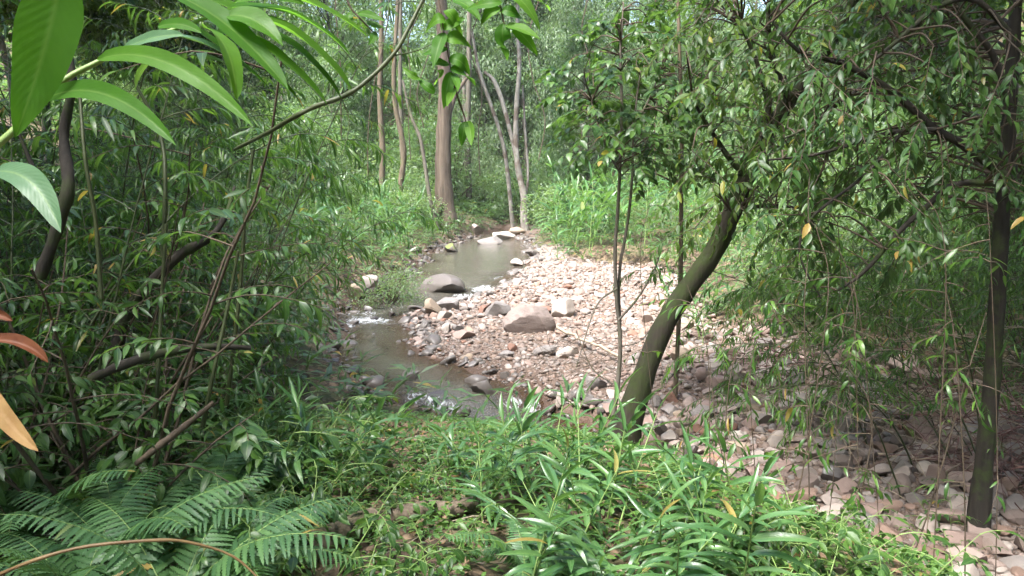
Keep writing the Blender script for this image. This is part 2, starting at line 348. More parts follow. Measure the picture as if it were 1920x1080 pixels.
M['gravel'] = ground_mat('gravel_bed', True); M['soil'] = ground_mat('forest_floor', False)

def water_mat():
    m, nt, out = new_mat('stream_water')
    geo = N(nt, 'ShaderNodeNewGeometry'); pos = geo.outputs['Position']
    at = N(nt, 'ShaderNodeAttribute', attribute_name='lf'); sx = N(nt, 'ShaderNodeSeparateXYZ'); nt.links.new(at.outputs['Vector'], sx.inputs[0])
    mp = N(nt, 'ShaderNodeMapping'); mp.inputs['Scale'].default_value = (1, 0.75, 1); nt.links.new(pos, mp.inputs[0])
    n1 = noise(nt, 3.5, 4, 0.6, mp.outputs[0], 0.6); n2 = noise(nt, 13, 4, 0.65, mp.outputs[0], 0.5)
    hgt = math_(nt, 'ADD', n1, math_(nt, 'MULTIPLY', n2, 0.45))
    bp = N(nt, 'ShaderNodeBump'); bp.inputs['Distance'].default_value = 0.05
    setin(nt, bp.inputs['Strength'], maprange(nt, sx.outputs[1], 0, 1, 0.10, 0.95)); nt.links.new(hgt, bp.inputs['Height'])
    p = N(nt, 'ShaderNodeBsdfPrincipled'); p.inputs['Base Color'].default_value = (0.085, 0.078, 0.064, 1); p.inputs['Roughness'].default_value = 0.06
    p.inputs['IOR'].default_value = 1.33; p.inputs['Specular IOR Level'].default_value = 0.6
    nt.links.new(bp.outputs[0], p.inputs['Normal'])
    tr = N(nt, 'ShaderNodeBsdfTransparent'); tr.inputs[0].default_value = (0.72, 0.62, 0.48, 1)
    fr = N(nt, 'ShaderNodeFresnel'); fr.inputs[0].default_value = 1.33; nt.links.new(bp.outputs[0], fr.inputs['Normal'])
    m1 = N(nt, 'ShaderNodeMixShader'); setin(nt, m1.inputs[0], math_(nt, 'MULTIPLY', math_(nt, 'SUBTRACT', 1.0, fr.outputs[0], True), sx.outputs[2]))
    nt.links.new(p.outputs[0], m1.inputs[1]); nt.links.new(tr.outputs[0], m1.inputs[2])
    # white water where the stream falls over stones
    mp2 = N(nt, 'ShaderNodeMapping'); mp2.inputs['Scale'].default_value = (2.2, 0.9, 1); nt.links.new(pos, mp2.inputs[0])
    n3 = noise(nt, 5.5, 6, 0.72, mp2.outputs[0], 1.2)
    fo = maprange(nt, math_(nt, 'ADD', math_(nt, 'MULTIPLY', sx.outputs[0], 0.55), math_(nt, 'MULTIPLY', n3, 1.0)), 0.95, 1.28)
    fd = N(nt, 'ShaderNodeBsdfPrincipled'); fd.inputs['Base Color'].default_value = (0.82, 0.84, 0.86, 1); fd.inputs['Roughness'].default_value = 0.5
    nt.links.new(bp.outputs[0], fd.inputs['Normal'])
    m2 = N(nt, 'ShaderNodeMixShader'); setin(nt, m2.inputs[0], fo); nt.links.new(m1.outputs[0], m2.inputs[1]); nt.links.new(fd.outputs[0], m2.inputs[2])
    nt.links.new(m2.outputs[0], out.inputs[0])
    return m
M['water'] = water_mat()

# ------------------------------------------------------------------ the lie of the land
def wlev(y):
    return 0.24*ss(15.2, 20.8, y) - 0.22*ss(10.3, 9.0, y) + 0.3*ss(33, 40, y)
def stations(px):
    p = []
    for u, v in px:
        a = G(u, v)
        for _ in range(4): a = G(u, v, float(wlev(a[1])))
        p.append(a[:2])
    p = np.array(p); p = p[np.argsort(p[:, 1])]; return p[:, 1], p[:, 0]
_ly, _lx = stations([(830, 463), (795, 478), (782, 500), (765, 515), (728, 530), (685, 546), (652, 562), (642, 580), (634, 610), (630, 650), (638, 700), (690, 735), (735, 758), (800, 775)])
_ry, _rx = stations([(990, 463), (1000, 478), (992, 500), (975, 512), (955, 528), (930, 546), (880, 562), (815, 576), (772, 590), (762, 620), (780, 652), (832, 682), (892, 702), (952, 722), (1050, 748), (1090, 775)])
_ly = np.concatenate([[7.3, 7.9, 8.5], _ly, [34.0, 36, 43, 48]]); _lx = np.concatenate([[1.75, 1.15, 0.2], _lx, [-1.5, -0.5, -0.5, -0.5]])
_ry = np.concatenate([[7.3, 7.9, 8.5], _ry, [34.0, 36, 43, 48]]); _rx = np.concatenate([[1.75, 1.75, 1.45], _rx, [0.3, -0.5, -0.5, -0.5]])
_by, _bx = stations([(1000, 465), (1020, 485), (1060, 500), (1190, 514), (1240, 540), (1245, 580), (1330, 630), (1450, 680), (1610, 730), (1760, 800), (1900, 900)])
_by = np.concatenate([[2, 4.5], _by, [40, 48]]); _bx = np.concatenate([[5.0, 4.6], _bx, [1.6, 0.8]])
_fx = np.array((-30, -6, -2.5, -1, 0, 0.8, 1.4, 2.0, 2.6, 3.2, 4, 5, 9, 30.)); _fy = np.array((9.2, 9.2, 9.0, 8.7, 8.3, 7.8, 7.0, 6.1, 5.1, 4.0, 2.8, 1.6, -2, -2.))
def zones(x, y):
    xl = np.interp(y, _ly, _lx) + 0.16*np.sin(y*1.9)+0.1*np.sin(y*4.3); xr = np.interp(y, _ry, _rx) + 0.12*np.sin(y*2.3+1)+0.08*np.sin(y*5.1)
    xb = np.maximum(np.interp(y, _by, _bx) + 0.35*np.sin(y*0.8) + 0.2*np.sin(y*2.1+2), xr+0.2)
    return xl, xr, xb
def hgt(x, y):
    x = np.asarray(x, float); y = np.asarray(y, float)
    xl, xr, xb = zones(x, y)
    din = np.minimum(x-xl, xr-x); on = (y > 7.3) & (y < 48)
    bed = -0.32*ss(0, 0.9, din)*on
    dl = np.maximum(xl-x, 0); dr = np.maximum(x-xr, 0); db = np.maximum(x-xb, 0)
    zl = 0.32*ss(0, 0.55, dl) + 0.5*ss(0.3, 3.0, dl) + 0.10*np.maximum(dl-2.5, 0)
    zl = zl*(1-(1-ss(9.0, 12.5, y))*.72*ss(-3.6, -2.4, x))
    zr = 0.09*ss(0, 0.5, dr) + 0.030*np.minimum(dr, 8) + 0.09*ss(1, 2.5, dr)*fbm(x*0.7, y*0.7, 3)*2 + 0.35*ss(0, 1.2, db) + 0.16*np.maximum(db-0.6, 0)
    z = wlev(y) + np.where(din > 0, bed, np.where(x < xl, zl, zr))
    hill = np.clip(y-40, 0, 22); z = z + 0.42*hill*ss(40, 52, y) + 0.9*ss(34, 44, y)*ss(2.5, 8, np.abs(x+0.3))
    z = z + 0.22*np.maximum(np.abs(x)-14, 0)*ss(14, 26, np.abs(x))
    ft = np.interp(x, _fx, _fy) - y; wdt = np.interp(x, (-2, 1.5), (3.2, 2.3))
    zb = 1.15*(1-np.exp(-np.maximum(np.interp(x, (-2, 1.5), (.30, .46))*ft/1.15, 0)**1.6))**(1/1.6)
    zb = np.minimum(zb, np.maximum(np.interp(x, (-2, 1.5), (.30, .46))*ft, 0))
    z = np.where(din > 0, z, np.maximum(z, zb))
    z = np.where((din > 0) & (zb > 0.02), np.maximum(z, zb-0.0), z)
    rough = np.where(din > 0, 0.05, 0.10)
    return z + rough*fbm(x*1.7, y*1.7, 11, 4) + 0.25*fbm(x*0.25, y*0.25, 5)*ss(3, 8, np.abs(x))*ss(6, 12, y)
def hz(x, y): return float(hgt(np.array([x]), np.array([y]))[0])

def axis(seg):
    out = []
    for a, b, st in seg: out.append(np.arange(a, b, st))
    return np.concatenate(out)
gx = axis([(-150, -30, 8), (-30, -9, 1.2), (-9, 9, 0.11), (9, 30, 1.2), (30, 151, 8)])
gy = axis([(-40, -2, 4), (-2, 2, 0.5), (2, 24, 0.11), (24, 42, 0.25), (42, 90, 1.5), (90, 170, 8)])
X, Y = np.meshgrid(gx, gy, indexing='ij'); Z = hgt(X, Y)
nyy = len(gy); idx = np.arange(X.size).reshape(X.shape)
quads = np.stack([idx[:-1, :-1], idx[1:, :-1], idx[1:, 1:], idx[:-1, 1:]], -1)
cxm = (X[:-1, :-1]+X[1:, 1:])/2; cym = (Y[:-1, :-1]+Y[1:, 1:])/2
xl, xr, xb = zones(cxm, cym)
ftm = np.interp(cxm, _fx, _fy) - cym
isg = (cym > 3.0) & (cym < 37.5) & (cxm > xl-0.25) & (cxm < xb) & (ftm < 0.25)
def sub_grid(name, mask, mat, kind='structure'):
    q = quads[mask].reshape(-1, 4); use, inv = np.unique(q, return_inverse=True)
    g = Geo(); vv = np.stack([X.ravel(), Y.ravel(), Z.ravel()], -1)[use]
    a = np.zeros((len(use), 3)); a[:, 0] = 1-ss(0.02, 0.16, vv[:, 2]-wlev(vv[:, 1]))
    g.add(vv, inv.reshape(-1, 4), a)
    o = ob(name, g.mesh(name, mat)); return tag(o, kind=kind)
ground = sub_grid('ground', ~isg, M['soil'])
bar = sub_grid('gravel_bar', isg, M['gravel'])

# stream surface
wx = np.arange(-5.2, 2.6, 0.09); wy = np.arange(7.3, 47, 0.13)
WX, WY = np.meshgrid(wx, wy, indexing='ij'); l, r, _ = zones(WX, WY)
foam = np.zeros_like(WX); rip = 0.16 + 0.0*WX
for u, v, sx_, sy_, am in [(905, 545, .55, 1.0, 1.0), (880, 556, .7, .7, 1.1), (935, 530, .5, .9, .75), (690, 592, .9, .7, 1.05), (655, 598, .6, .8, .9), (735, 598, .7, .45, .8), (800, 556, 1.2, .8, .62), (720, 572, 1.0, .8, .72), (680, 580, .8, .8, .85), (770, 566, .8, .8, .7), (860, 570, .5, .6, .8),
                           (790, 752, .45, .35, .9), (830, 765, .5, .3, 1.0), (960, 758, .35, .3, .95), (1000, 762, .35, .3, .9), (1060, 790, .3, .3, .8), (765, 735, .4, .4, .55), (905, 470, .9, .5, .2)]:
    c = G(u, v, 0.1 if v < 600 else -0.1)
    foam = np.maximum(foam, am*np.exp(-((WX-c[0])/sx_)**2 - ((WY-c[1])/sy_)**2))
rip = np.clip(0.17 + 0.9*foam + 0.35*ss(14, 16, WY)*ss(21.5, 20, WY) + 0.45*ss(15.5, 14, WY), 0, 1)
WZ = wlev(WY) + 0.10*foam*(fbm(WX*2.6, WY*2.0, 21, 3)) + 0.02*rip*fbm(WX*3, WY*3, 8, 3)
din = np.minimum(WX-l, r-WX)
clear = 0.80*(1-ss(0.05, 1.1, din)) + 0.14
keep = (din[:-1, :-1] > -0.35) & (hgt(WX, WY)[:-1, :-1] < WZ[:-1, :-1]+0.12)
wi = np.arange(WX.size).reshape(WX.shape); wq = np.stack([wi[:-1, :-1], wi[1:, :-1], wi[1:, 1:], wi[:-1, 1:]], -1)[keep]
use, inv = np.unique(wq.reshape(-1, 4), return_inverse=True)
g = Geo(); g.add(np.stack([WX.ravel(), WY.ravel(), WZ.ravel()], -1)[use], inv.reshape(-1, 4), np.stack([foam.ravel(), rip.ravel(), clear.ravel()], -1)[use])
tag(ob('stream_water', g.mesh('stream_water', M['water'])), kind='structure')

# thin haze volume, added to lift the darks of the far slope
hm_, hnt, hout = new_mat('haze_air'); pv = N(hnt, 'ShaderNodeVolumePrincipled'); pv.inputs['Color'].default_value = (.90, .95, .93, 1); pv.inputs['Density'].default_value = 0.0005; pv.inputs['Anisotropy'].default_value = 0.1
hnt.links.new(pv.outputs[0], hout.inputs['Volume'])
g = Geo(); g.add(np.array([(x_, y_, z_) for z_ in (-6, 75) for y_ in (-45, 175) for x_ in (-158, 158)]), [[0, 2, 3, 1], [4, 5, 7, 6], [0, 1, 5, 4], [2, 6, 7, 3], [0, 4, 6, 2], [1, 3, 7, 5]])
tag(ob('haze', g.mesh('haze', hm_, False)), kind='stuff')

# ------------------------------------------------------------------ stones
def stone_shape(seed, sub, cuts=7, rough=0.10, dims=(1, .8, .6)):
    q = np.random.default_rng(seed); bm = bmesh.new(); bmesh.ops.create_icosphere(bm, subdivisions=sub, radius=1)
    v = np.array([p.co[:] for p in bm.verts]); f = np.array([[p.index for p in fc.verts] for fc in bm.faces]); bm.free()
    for _ in range(cuts):
        n = nrm(q.normal(size=3)); d = q.uniform(0.40, 0.82); k = v @ n - d
        v = v - np.maximum(k, 0)[:, None]*n*0.97
    ph = q.uniform(0, 9, 3)
    for k, am in ((1.7, rough), (3.9, rough*0.45), (8.3, rough*0.2)):
        v = v*(1 + am*(np.sin(v[:, :1]*k+ph[0])+np.sin(v[:, 1:2]*k*1.1+ph[1])+np.sin(v[:, 2:]*k*0.9+ph[2]))/2)
    v = v/np.abs(v).max(0)*np.array(dims)*0.5
    return v, f
def stone_mesh(name, seed, sub, mat, **k):
    v, f = stone_shape(seed, sub, **k); g = Geo(); g.add(v, f); me = g.mesh(name, mat); me.set_sharp_from_angle(angle=R(26)); return me
# (u, v of the foot, width px, height px, depth ratio, turn, material, label)
BOULDERS = [
 (995, 626, 106, 84, .75, .25, 'st_brown', 'largest brown boulder with layered streaks and dark hollow beneath on the gravel bar'),
 (1064, 597, 62, 40, .8, .1, 'st_pale', 'squarish pale boulder just behind the big brown boulder'),
 (935, 594, 50, 30, .8, -.3, 'st_grey', 'grey wedge shaped boulder just upstream of the big brown boulder'),
 (905, 588, 24, 17, .8, .3, 'st_red', 'small reddish stone touching the grey wedge boulder'),
 (1022, 590, 28, 22, .8, .3, 'st_red', 'reddish stone perched behind the top of the big brown boulder'),
 (826, 550, 92, 38, .7, -.1, 'st_wet', 'smooth dark wet boulder in the rapids under the grey bush'),
 (972, 499, 30, 15, .8, 0, 'st_pale', 'pale rounded rock standing alone in the upper pool'),
 (770, 713, 40, 21, .8, .2, 'st_wet', 'dark rock standing alone in the calm brown near pool'),
 (906, 748, 52, 40, .8, .2, 'st_wet', 'rounded grey rock at the lip of the little cascade behind the ginger'),
 (826, 752, 60, 20, .7, .1, 'st_dark', 'dark flat wet rock at the lip of the little cascade'),
 (832, 599, 30, 17, .8, 0, 'st_pale', 'white rounded cobble by the rapids at the upper edge of the bar'),
 (836, 624, 24, 20, .8, .4, 'st_pale', 'pale cobble with dark shaded side at the edge of the bar'),
 (808, 592, 48, 32, .8, .6, 'st_tan', 'angular pale tan rock at the water edge by the rapids'),
 (842, 582, 55, 30, .8, -.3, 'st_grey', 'broad grey rock beside the angular tan rock at the rapids'),
 (775, 582, 34, 14, .7, .2, 'st_wet', 'flat wet grey stone half in the rapids'),
 (766, 603, 26, 11, .7, 0, 'st_dark', 'low black wet stone at the foot of the rapids'),
 (870, 636, 46, 22, .8, .2, 'st_pink', 'flat pinkish slab lying in the middle of the gravel'),
 (880, 626, 22, 14, .8, .2, 'st_tan', 'tan cobble behind the flat pinkish slab'),
 (877, 679, 29, 17, .8, .2, 'st_tan', 'tan cobble at the edge of the brown near pool'),
 (855, 620, 26, 14, .8, .2, 'st_grey', 'grey cobble beside the pale cobble at the bar edge'),
 (1022, 668, 52, 20, .6, -.45, 'st_grey', 'tilted grey layered slab below the big brown boulder'),
 (1066, 672, 46, 28, .8, .3, 'st_pale', 'whitish angular rock next to the tilted grey slab'),
 (958, 661, 28, 17, .8, .3, 'st_red', 'brick red stone in the reddish gravel'),
 (950, 672, 34, 16, .8, .1, 'st_grey', 'grey stone just below the brick red stone'),
 (923, 705, 28, 15, .8, .3, 'st_dark', 'dark stone at the near edge of the bar beside the pool'),
 (945, 712, 30, 16, .8, .3, 'st_wet', 'wet grey stone next to the dark stone at the pool edge'),
 (1097, 782, 44, 52, .6, .1, 'st_grey', 'upright grey slab by the foot of the slender sapling'),
 (1147, 772, 62, 46, .7, .1, 'st_pink', 'pinkish block behind the foot of the slender sapling'),
 (1118, 735, 50, 28, .8, .3, 'st_grey', 'grey rock above the upright slab near the sapling'),
 (1048, 762, 36, 30, .8, .5, 'st_red', 'rusty block at the end of the cascade beside the ginger'),
 (1282, 682, 46, 30, .8, .3, 'st_tan', 'angular tan rock right of the leaning mossy trunk'),
 (1345, 692, 42, 27, .8, -.2, 'st_pale', 'pale rock with a dark side below the hanging bamboo'),
 (1316, 714, 40, 26, .6, .7, 'st_pink', 'long pinkish rock leaning below the angular tan rock'),
 (1345, 726, 62, 26, .8, .1, 'st_pink', 'broad flat pinkish slab below the pale rock'),
 (1322, 738, 50, 16, .7, 0, 'st_grey', 'flat grey slab under the broad pinkish slab'),
 (1382, 712, 34, 34, .6, -.4, 'st_pale', 'tall pale slab standing on edge near the hanging bamboo'),
 (1324, 785, 52, 25, .7, 0, 'st_grey', 'dark veined grey cobble by the patch of reddish gravel'),
 (1272, 783, 22, 14, .8, 0, 'st_tan', 'orange tan cobble left of the veined grey cobble'),
 (1294, 862, 36, 34, .9, .2, 'st_dark', 'dark block shaped stone with a pale top above the ginger'),
 (1322, 896, 58, 38, .8, .2, 'st_pink', 'pinkish grey angular stone below the dark block shaped stone'),
 (1392, 850, 52, 25, .7, .1, 'st_tan', 'smooth oblong tan stone right of the dark block shaped stone'),
 (1456, 838, 44, 34, .7, .2, 'st_pale', 'pale upright stone among the thin bare stems'),
 (1388, 828, 46, 24, .7, .3, 'st_pale', 'pale flat stone above the oblong tan stone'),
 (1232, 764, 32, 28, .8, .5, 'st_grey', 'grey white stone touching the leaning mossy trunk'),
 (1262, 756, 26, 22, .8, .5, 'st_red', 'small red stone beside the grey white stone by the trunk'),
 (1283, 822, 36, 24, .8, .2, 'st_tan', 'tan stone between trunk and reddish gravel patch'),
 (1240, 815, 34, 26, .8, .2, 'st_wet', 'grey brown stone beside the foot of the mossy trunk'),
 (1492, 722, 46, 32, .8, .2, 'st_grey', 'grey rounded rock in shade under the bamboo curtain'),
 (1545, 762, 105, 36, .7, .05, 'st_pale', 'wide pale slab in shade under the bamboo curtain'),
 (1650, 800, 70, 34, .7, .1, 'st_grey', 'wide grey rock in deep shade near the dead twigs'),
 (1410, 782, 40, 26, .8, .2, 'st_tan', 'tan rock at the edge of the reddish gravel patch'),
 (1630, 868, 60, 26, .7, .1, 'st_brown', 'brown rock in shade behind the thin bare stems'),
 (1780, 985, 80, 36, .7, .1, 'st_pink', 'pinkish slab beside the foot of the dark tree'),
 (1500, 1000, 90, 34, .6, -.5, 'st_grey', 'grey slab at the foot of the bank among bare stems'),
 (1570, 905, 56, 34, .8, .3, 'st_dark', 'dark wet rock in the little hollow at the bank foot'),
 (705, 552, 52, 28, .8, .2, 'st_dark', 'dark brown rock on the far bank beside the rapids'),
 (692, 538, 32, 24, .8, .2, 'st_pale', 'white topped rock on the far bank left of the grey bush'),
 (665, 562, 40, 32, .8, -.3, 'st_tan', 'tan angular rock at the far bank behind bamboo leaves'),
 (725, 562, 40, 18, .8, .2, 'st_dark', 'low dark rock below the grey bush at the rapids'),
 (680, 552, 26, 18, .8, .2, 'st_grey', 'small grey rock between tan and dark rocks on the far bank'),
 (690, 584, 20, 14, .8, 0, 'st_dark', 'upright black stone in the white water of the rapids'),
 (733, 592, 15, 10, .8, 0, 'st_dark', 'tiny black stone in the white water of the rapids'),
 (700, 600, 18, 8, .8, 0, 'st_dark', 'low black stone just downstream of the rapids'),
 (918, 458, 50, 18, .7, .1, 'st_grey', 'flat grey rock at the head of the upper pool'),
 (943, 449, 46, 15, .7, -.1, 'st_pale', 'pale flat rock behind the head of the upper pool'),
 (965, 440, 40, 15, .7, .1, 'st_tan', 'tan rock farthest up the stream below the pale trunk'),
 (893, 436, 28, 20, .8, .1, 'st_brown', 'brown round rock on the bank right of the big trunk'),
 (845, 473, 36, 18, .8, .4, 'st_moss', 'mossy green rock at the edge of the upper pool'),
 (1000, 480, 30, 16, .8, .1, 'st_wet', 'dark rock under the ginger at the right edge of the upper pool'),
]
BSEED = {0: 333, 1: 413, 2: 414, 5: 720}
placed = []
for i, (u, v, wp, hp, dr_, tn, mt, lab) in enumerate(BOULDERS):
    p = G(u, v, 0.1)
    for _ in range(3): p = G(u, v, max(hz(p[0], p[1]), wlev(p[1])))
    wm = wp/F*p[1]; hm = hp/F*p[1]*1.0
    big = wm > 0.6
    me = stone_mesh('boulder', BSEED.get(i, 100+i), 4 if big else 3, M[mt], cuts=11 if i < 3 else (6 if i == 5 else 9 + i % 5), rough=0.09 if big else 0.06, dims=(1, 1, 1))
    o = ob('boulder' if wm > 0.32 else 'cobble', me)
    hm = max(hm, 0.45*wm*0.6)
    o.scale = (wm*1.02, wm*dr_, hm*1.25)
    o.rotation_euler = (0.1*math.sin(i*1.7), 0.35*math.sin(tn*2)*(1 if abs(tn) > .25 else 0.3), tn)
    o.location = (p[0], p[1]+wm*dr_*0.35, p[2] + hm*0.33)
    tag(o, lab, 'boulder' if wm > 0.32 else 'stone')
    placed.append((p[0], p[1]+wm*dr_*0.35, wm*0.5))

# stones of the bar: the largest as single pieces, then one joined mass of pebbles
protos = [stone_mesh('stone', 500+k, 3, M['stone'], cuts=11+k % 5, rough=0.03, dims=(1, .66+.08*(k % 4), .52+.08*(k % 5))) for k in range(12)]
def bar_points(n, q):
    """random points of the bar, the nearer the denser"""
    t = q.uniform(0, 1, n); y = 4.2 + (27-4.2)*t**1.35
    l_, r_, b_ = zones(0*y, y); r_ = np.where(y < 8.5, np.maximum(np.interp(-y, -_fy[::-1], _fx[::-1]) if False else 0.8, 0.8), r_)
    x = r_ + (b_+0.5-r_)*q.uniform(0, 1, n)**1.0
    f = np.interp(x, _fx, _fy) - y
    k = (f < 0.55) & (x > r_+.02); return x[k], y[k]
q = np.random.default_rng(31)
px, py = bar_points(13000, q)
sz = 0.092*(1-q.uniform(0, 1, len(px)))**-0.42; sz = np.clip(sz, 0, 0.33)
sz = sz*np.interp(fbm(px*0.8, py*0.8, 40), (-.25, .25), (0.6, 1.35))*np.interp(px-0.25*py, (-4, -2, 1.0, 3), (.62, .66, 1.05, 1.1))
sz = sz*(1-.5*np.exp(-((px-.1)/1.6)**2-((py-12.3)/1.9)**2))
sz = np.where(py < 8, np.minimum(sz, .25), sz)
order = np.argsort(-sz/np.maximum(py, 3)); cand = []
cell = {}
for i in order:
    x_, y_, s_ = px[i], py[i], sz[i]
    if any((x_-a)**2+(y_-b)**2 < (0.42*s_+c*0.85)**2 for a, b, c in placed): continue
    ok = True; ci, cj = int(x_/0.4), int(y_/0.4)
    for a in range(ci-1, ci+2):
        for b in range(cj-1, cj+2):
            for (X0, Y0, S0) in cell.get((a, b), ()):
                if (X0-x_)**2+(Y0-y_)**2 < (0.40*(S0+s_))**2: ok = False; break
            if not ok: break
        if not ok: break
    if not ok: continue
    cell.setdefault((ci, cj), []).append((x_, y_, s_)); cand.append((x_, y_, s_))
for k, (x_, y_, s_) in enumerate(cand[:300]):
    o = ob('stone', protos[k % 12], bar); o.location = (x_, y_, hz(x_, y_)+0.09*s_)
    o.rotation_euler = (q.uniform(-.35, .35), q.uniform(-.35, .35), q.uniform(0, 6.28)); o.scale = (s_*1.15, s_*1.15, s_*q.uniform(.9, 1.3))
def stone_mass(name, pts, sub, seed, mat, parent=None, zoff=0.12):
    q = np.random.default_rng(seed); g = Geo(); pts = np.asarray(pts)
    shp = [stone_shape(900+k, sub, cuts=8+k % 4, rough=0.05, dims=(1, .6+.1*(k % 4), .45+.07*(k % 4))) for k in range(10)]
    zz = hgt(pts[:, 0], pts[:, 1])
    for k in range(10):
        s = pts[k::10]; z0 = zz[k::10]; n = len(s)
        if n == 0: continue
        v, f = shp[k]; a = q.uniform(0, 6.28, n); tl = q.uniform(-.4, .4, (n, 2))
        c, sn = np.cos(a), np.sin(a)
        vx = v[None, :, 0]*c[:, None]-v[None, :, 1]*sn[:, None]; vy = v[None, :, 0]*sn[:, None]+v[None, :, 1]*c[:, None]
        vz = v[None, :, 2]*q.uniform(.8, 1.2, n)[:, None] + vx*tl[:, :1] + vy*tl[:, 1:]
        P = np.stack([vx, vy, vz], -1)*s[:, 2][:, None, None]*1.12 + np.stack([s[:, 0], s[:, 1], z0+zoff*s[:, 2]], -1)[:, None]
        nv = len(v); at = np.zeros((n, nv, 3)); at[:, :, 2] = q.uniform(0, 1, n)[:, None]
        g.add(P, (f[None]+(np.arange(n)*nv)[:, None, None]).reshape(-1, 3), at)
    o = ob(name, g.mesh(name, mat), parent); o['kind'] = 'stuff'; return o
stone_mass('cobbles', cand[300:], 2, 5, M['stone'], bar, 0.08)
px, py = bar_points(30000, q); s2 = np.clip(0.028*(1-q.uniform(0, 1, len(px)))**-0.4, 0, 0.11)
stone_mass('pebbles', np.stack([px, py, s2*np.interp(py, (5, 20), (.9, 1.5))], -1), 1, 6, M['pebble'], bar, 0.07)
# stones along the wet edges and the stream bed
yy = q.uniform(8.6, 34, 1700); l_, r_, _b = zones(0*yy, yy)
side = q.uniform(0, 1, len(yy)); xx = np.where(side < .35, l_ + q.normal(0, .22, len(yy)), np.where(side < .75, r_+q.normal(0.15, .2, len(yy)), l_+(r_-l_)*q.uniform(0, 1, len(yy))))
tag(stone_mass('stream_edge_pebbles', np.stack([xx, yy, np.clip(0.06*(1-q.uniform(0, 1, len(yy)))**-.45, 0, .3)], -1), 2, 8, M['st_wet'], bar), kind='stuff')

# ------------------------------------------------------------------ plants: builders
def rot_about(v, k, a):
    k = nrm(k); return v*math.cos(a) + np.cross(k, v)*math.sin(a) + k*(k @ v)*(1-math.cos(a))
def grow(p0, d0, length, droop, n=8, wig=0.1, q=rng):
    """a curve that leaves p0 along d0 and bends down (droop) on its way"""
    p = [np.asarray(p0, float)]; d = nrm(d0); st = length/(n-1)
    for i in range(n-1):
        d = nrm(d + np.array((0, 0, -1.0))*droop/(n-1) + q.normal(0, wig, 3)*0.5)
        p.append(p[-1] + d*st)
    return np.array(p)
def spray(g, q, p0, d0, length, nl, Lr, Wr, Ts, droop=0.7, r0=0.005, open_=0.75, hang=0.35, m_tw=0, m_lf=1, start=0.2, tip=True, ns=4, wig=.12):
    """a twig with leaves set alternately along it"""
    c = grow(p0, d0, length, droop, 8, wig, q); g.tube(c, np.linspace(r0, r0*0.3, len(c)), ns, m_tw, q.uniform(), cap=False)
    t = np.linspace(start, 1, nl)*(len(c)-1.001); i = t.astype(int); fr = (t-i)[:, None]
    pos = c[i]*(1-fr)+c[i+1]*fr; tg = nrm(c[i+1]-c[i])
    sd = nrm(np.cross(tg, (0.02, 0.01, 1.0))); sgn = np.where(np.arange(nl) % 2 == 0, 1, -1)[:, None]
    d = tg*(1-0.45*open_) + sd*sgn*open_ + q.normal(0, .22, (nl, 3)); d[:, 2] -= hang*q.uniform(0.2, 1.4, nl)
    if tip: d[-1] = tg[-1]
    up = np.array((0, 0, 1.0)) + q.normal(0, .35, (nl, 3))
    L = q.uniform(*Lr, nl)*np.interp(np.linspace(0, 1, nl), (0, .5, 1), (.8, 1, .75)); Wd = L*q.uniform(*Wr, nl)
    k = q.integers(0, len(Ts), nl)
    for j in range(len(Ts)):
        s = k == j
        if s.any(): g.leaves(Ts[j], pos[s], d[s], up[s], L[s], Wd[s], q.uniform(0, 1, s.sum()), m_lf)
    return c
def bamboo_proto(seed, h, lean, droop, nb, leaf='bamboo', Lr=(.11, .19), Wr=(.10, .15), low=0.12, stemm='cane', r=0.009, blen=(.35, .8), nl=(13, 23)):
    q = np.random.default_rng(seed); parts = []
    c = grow((0, 0, 0), (lean, 0, 1), h, droop, 16, 0.06, q); g = Geo()
    rad = np.linspace(r, r*0.25, 16); g.tube(spline(c, 40), np.interp(np.linspace(0, 1, 40), np.linspace(0, 1, 16), rad)*(1+0.25*(np.arange(40) % 4 == 0)), 6)
    parts.append(('culm', g.mesh('culm', M[stemm])))
    for k in range(nb):
        t = (low + (1-low)*(k+q.uniform(0, .8))/nb)*15*0.999; i = int(t); p = c[i]+(c[min(i+1, 15)]-c[i])*(t-i); tg = nrm(c[min(i+1, 15)]-c[max(i-1, 0)])
        a = k*2.4+q.uniform(-.5, .5); d = np.array((math.cos(a), math.sin(a), 0.25))*0.9 + tg*0.55
        g = Geo(); spray(g, q, p, d, q.uniform(*blen), int(q.integers(*nl)), Lr, Wr, LANCE, 1.1, 0.004, .6, .55)
        parts.append(('leafy_branch', g.mesh('leafy_branch', [M[stemm], M[leaf]])))
    return parts
def shrub_proto(seed, h, nst, nb, leaf='broad', Lr=(.055, .105), Wr=(.30, .42), Ts=OVAL, spread=.5, stemm='twig', r=.012, blen=(.3, .6), nl=(8, 16), hang=.3, low=.2):
    q = np.random.default_rng(seed); parts = []; gs = Geo()
    for s in range(nst):
        a = s*2.4+q.uniform(-.4, .4); hh = h*q.uniform(.7, 1.05)
        c = grow((.05*math.cos(a), .05*math.sin(a), -.05), (spread*math.cos(a), spread*math.sin(a), 1), hh, .35, 10, .16, q)
        gs.tube(c, np.linspace(r, r*.3, 10), 5)
        for k in range(nb):
            t = (low+(1-low)*(k+q.uniform(0, .9))/nb)*9*.999; i = int(t); p = c[i]+(c[i+1]-c[i])*(t-i)
            b = a+k*2.4+q.uniform(-.6, .6); d = np.array((math.cos(b), math.sin(b), .45))
            g = Geo(); spray(g, q, p, d, q.uniform(*blen), int(q.integers(*nl)), Lr, Wr, Ts, .8, .004, .7, hang)
            parts.append(('leafy_branch', g.mesh('leafy_branch', [M[stemm], M[leaf]])))
    parts.append(('stem', gs.mesh('stem', M[stemm]))); return parts
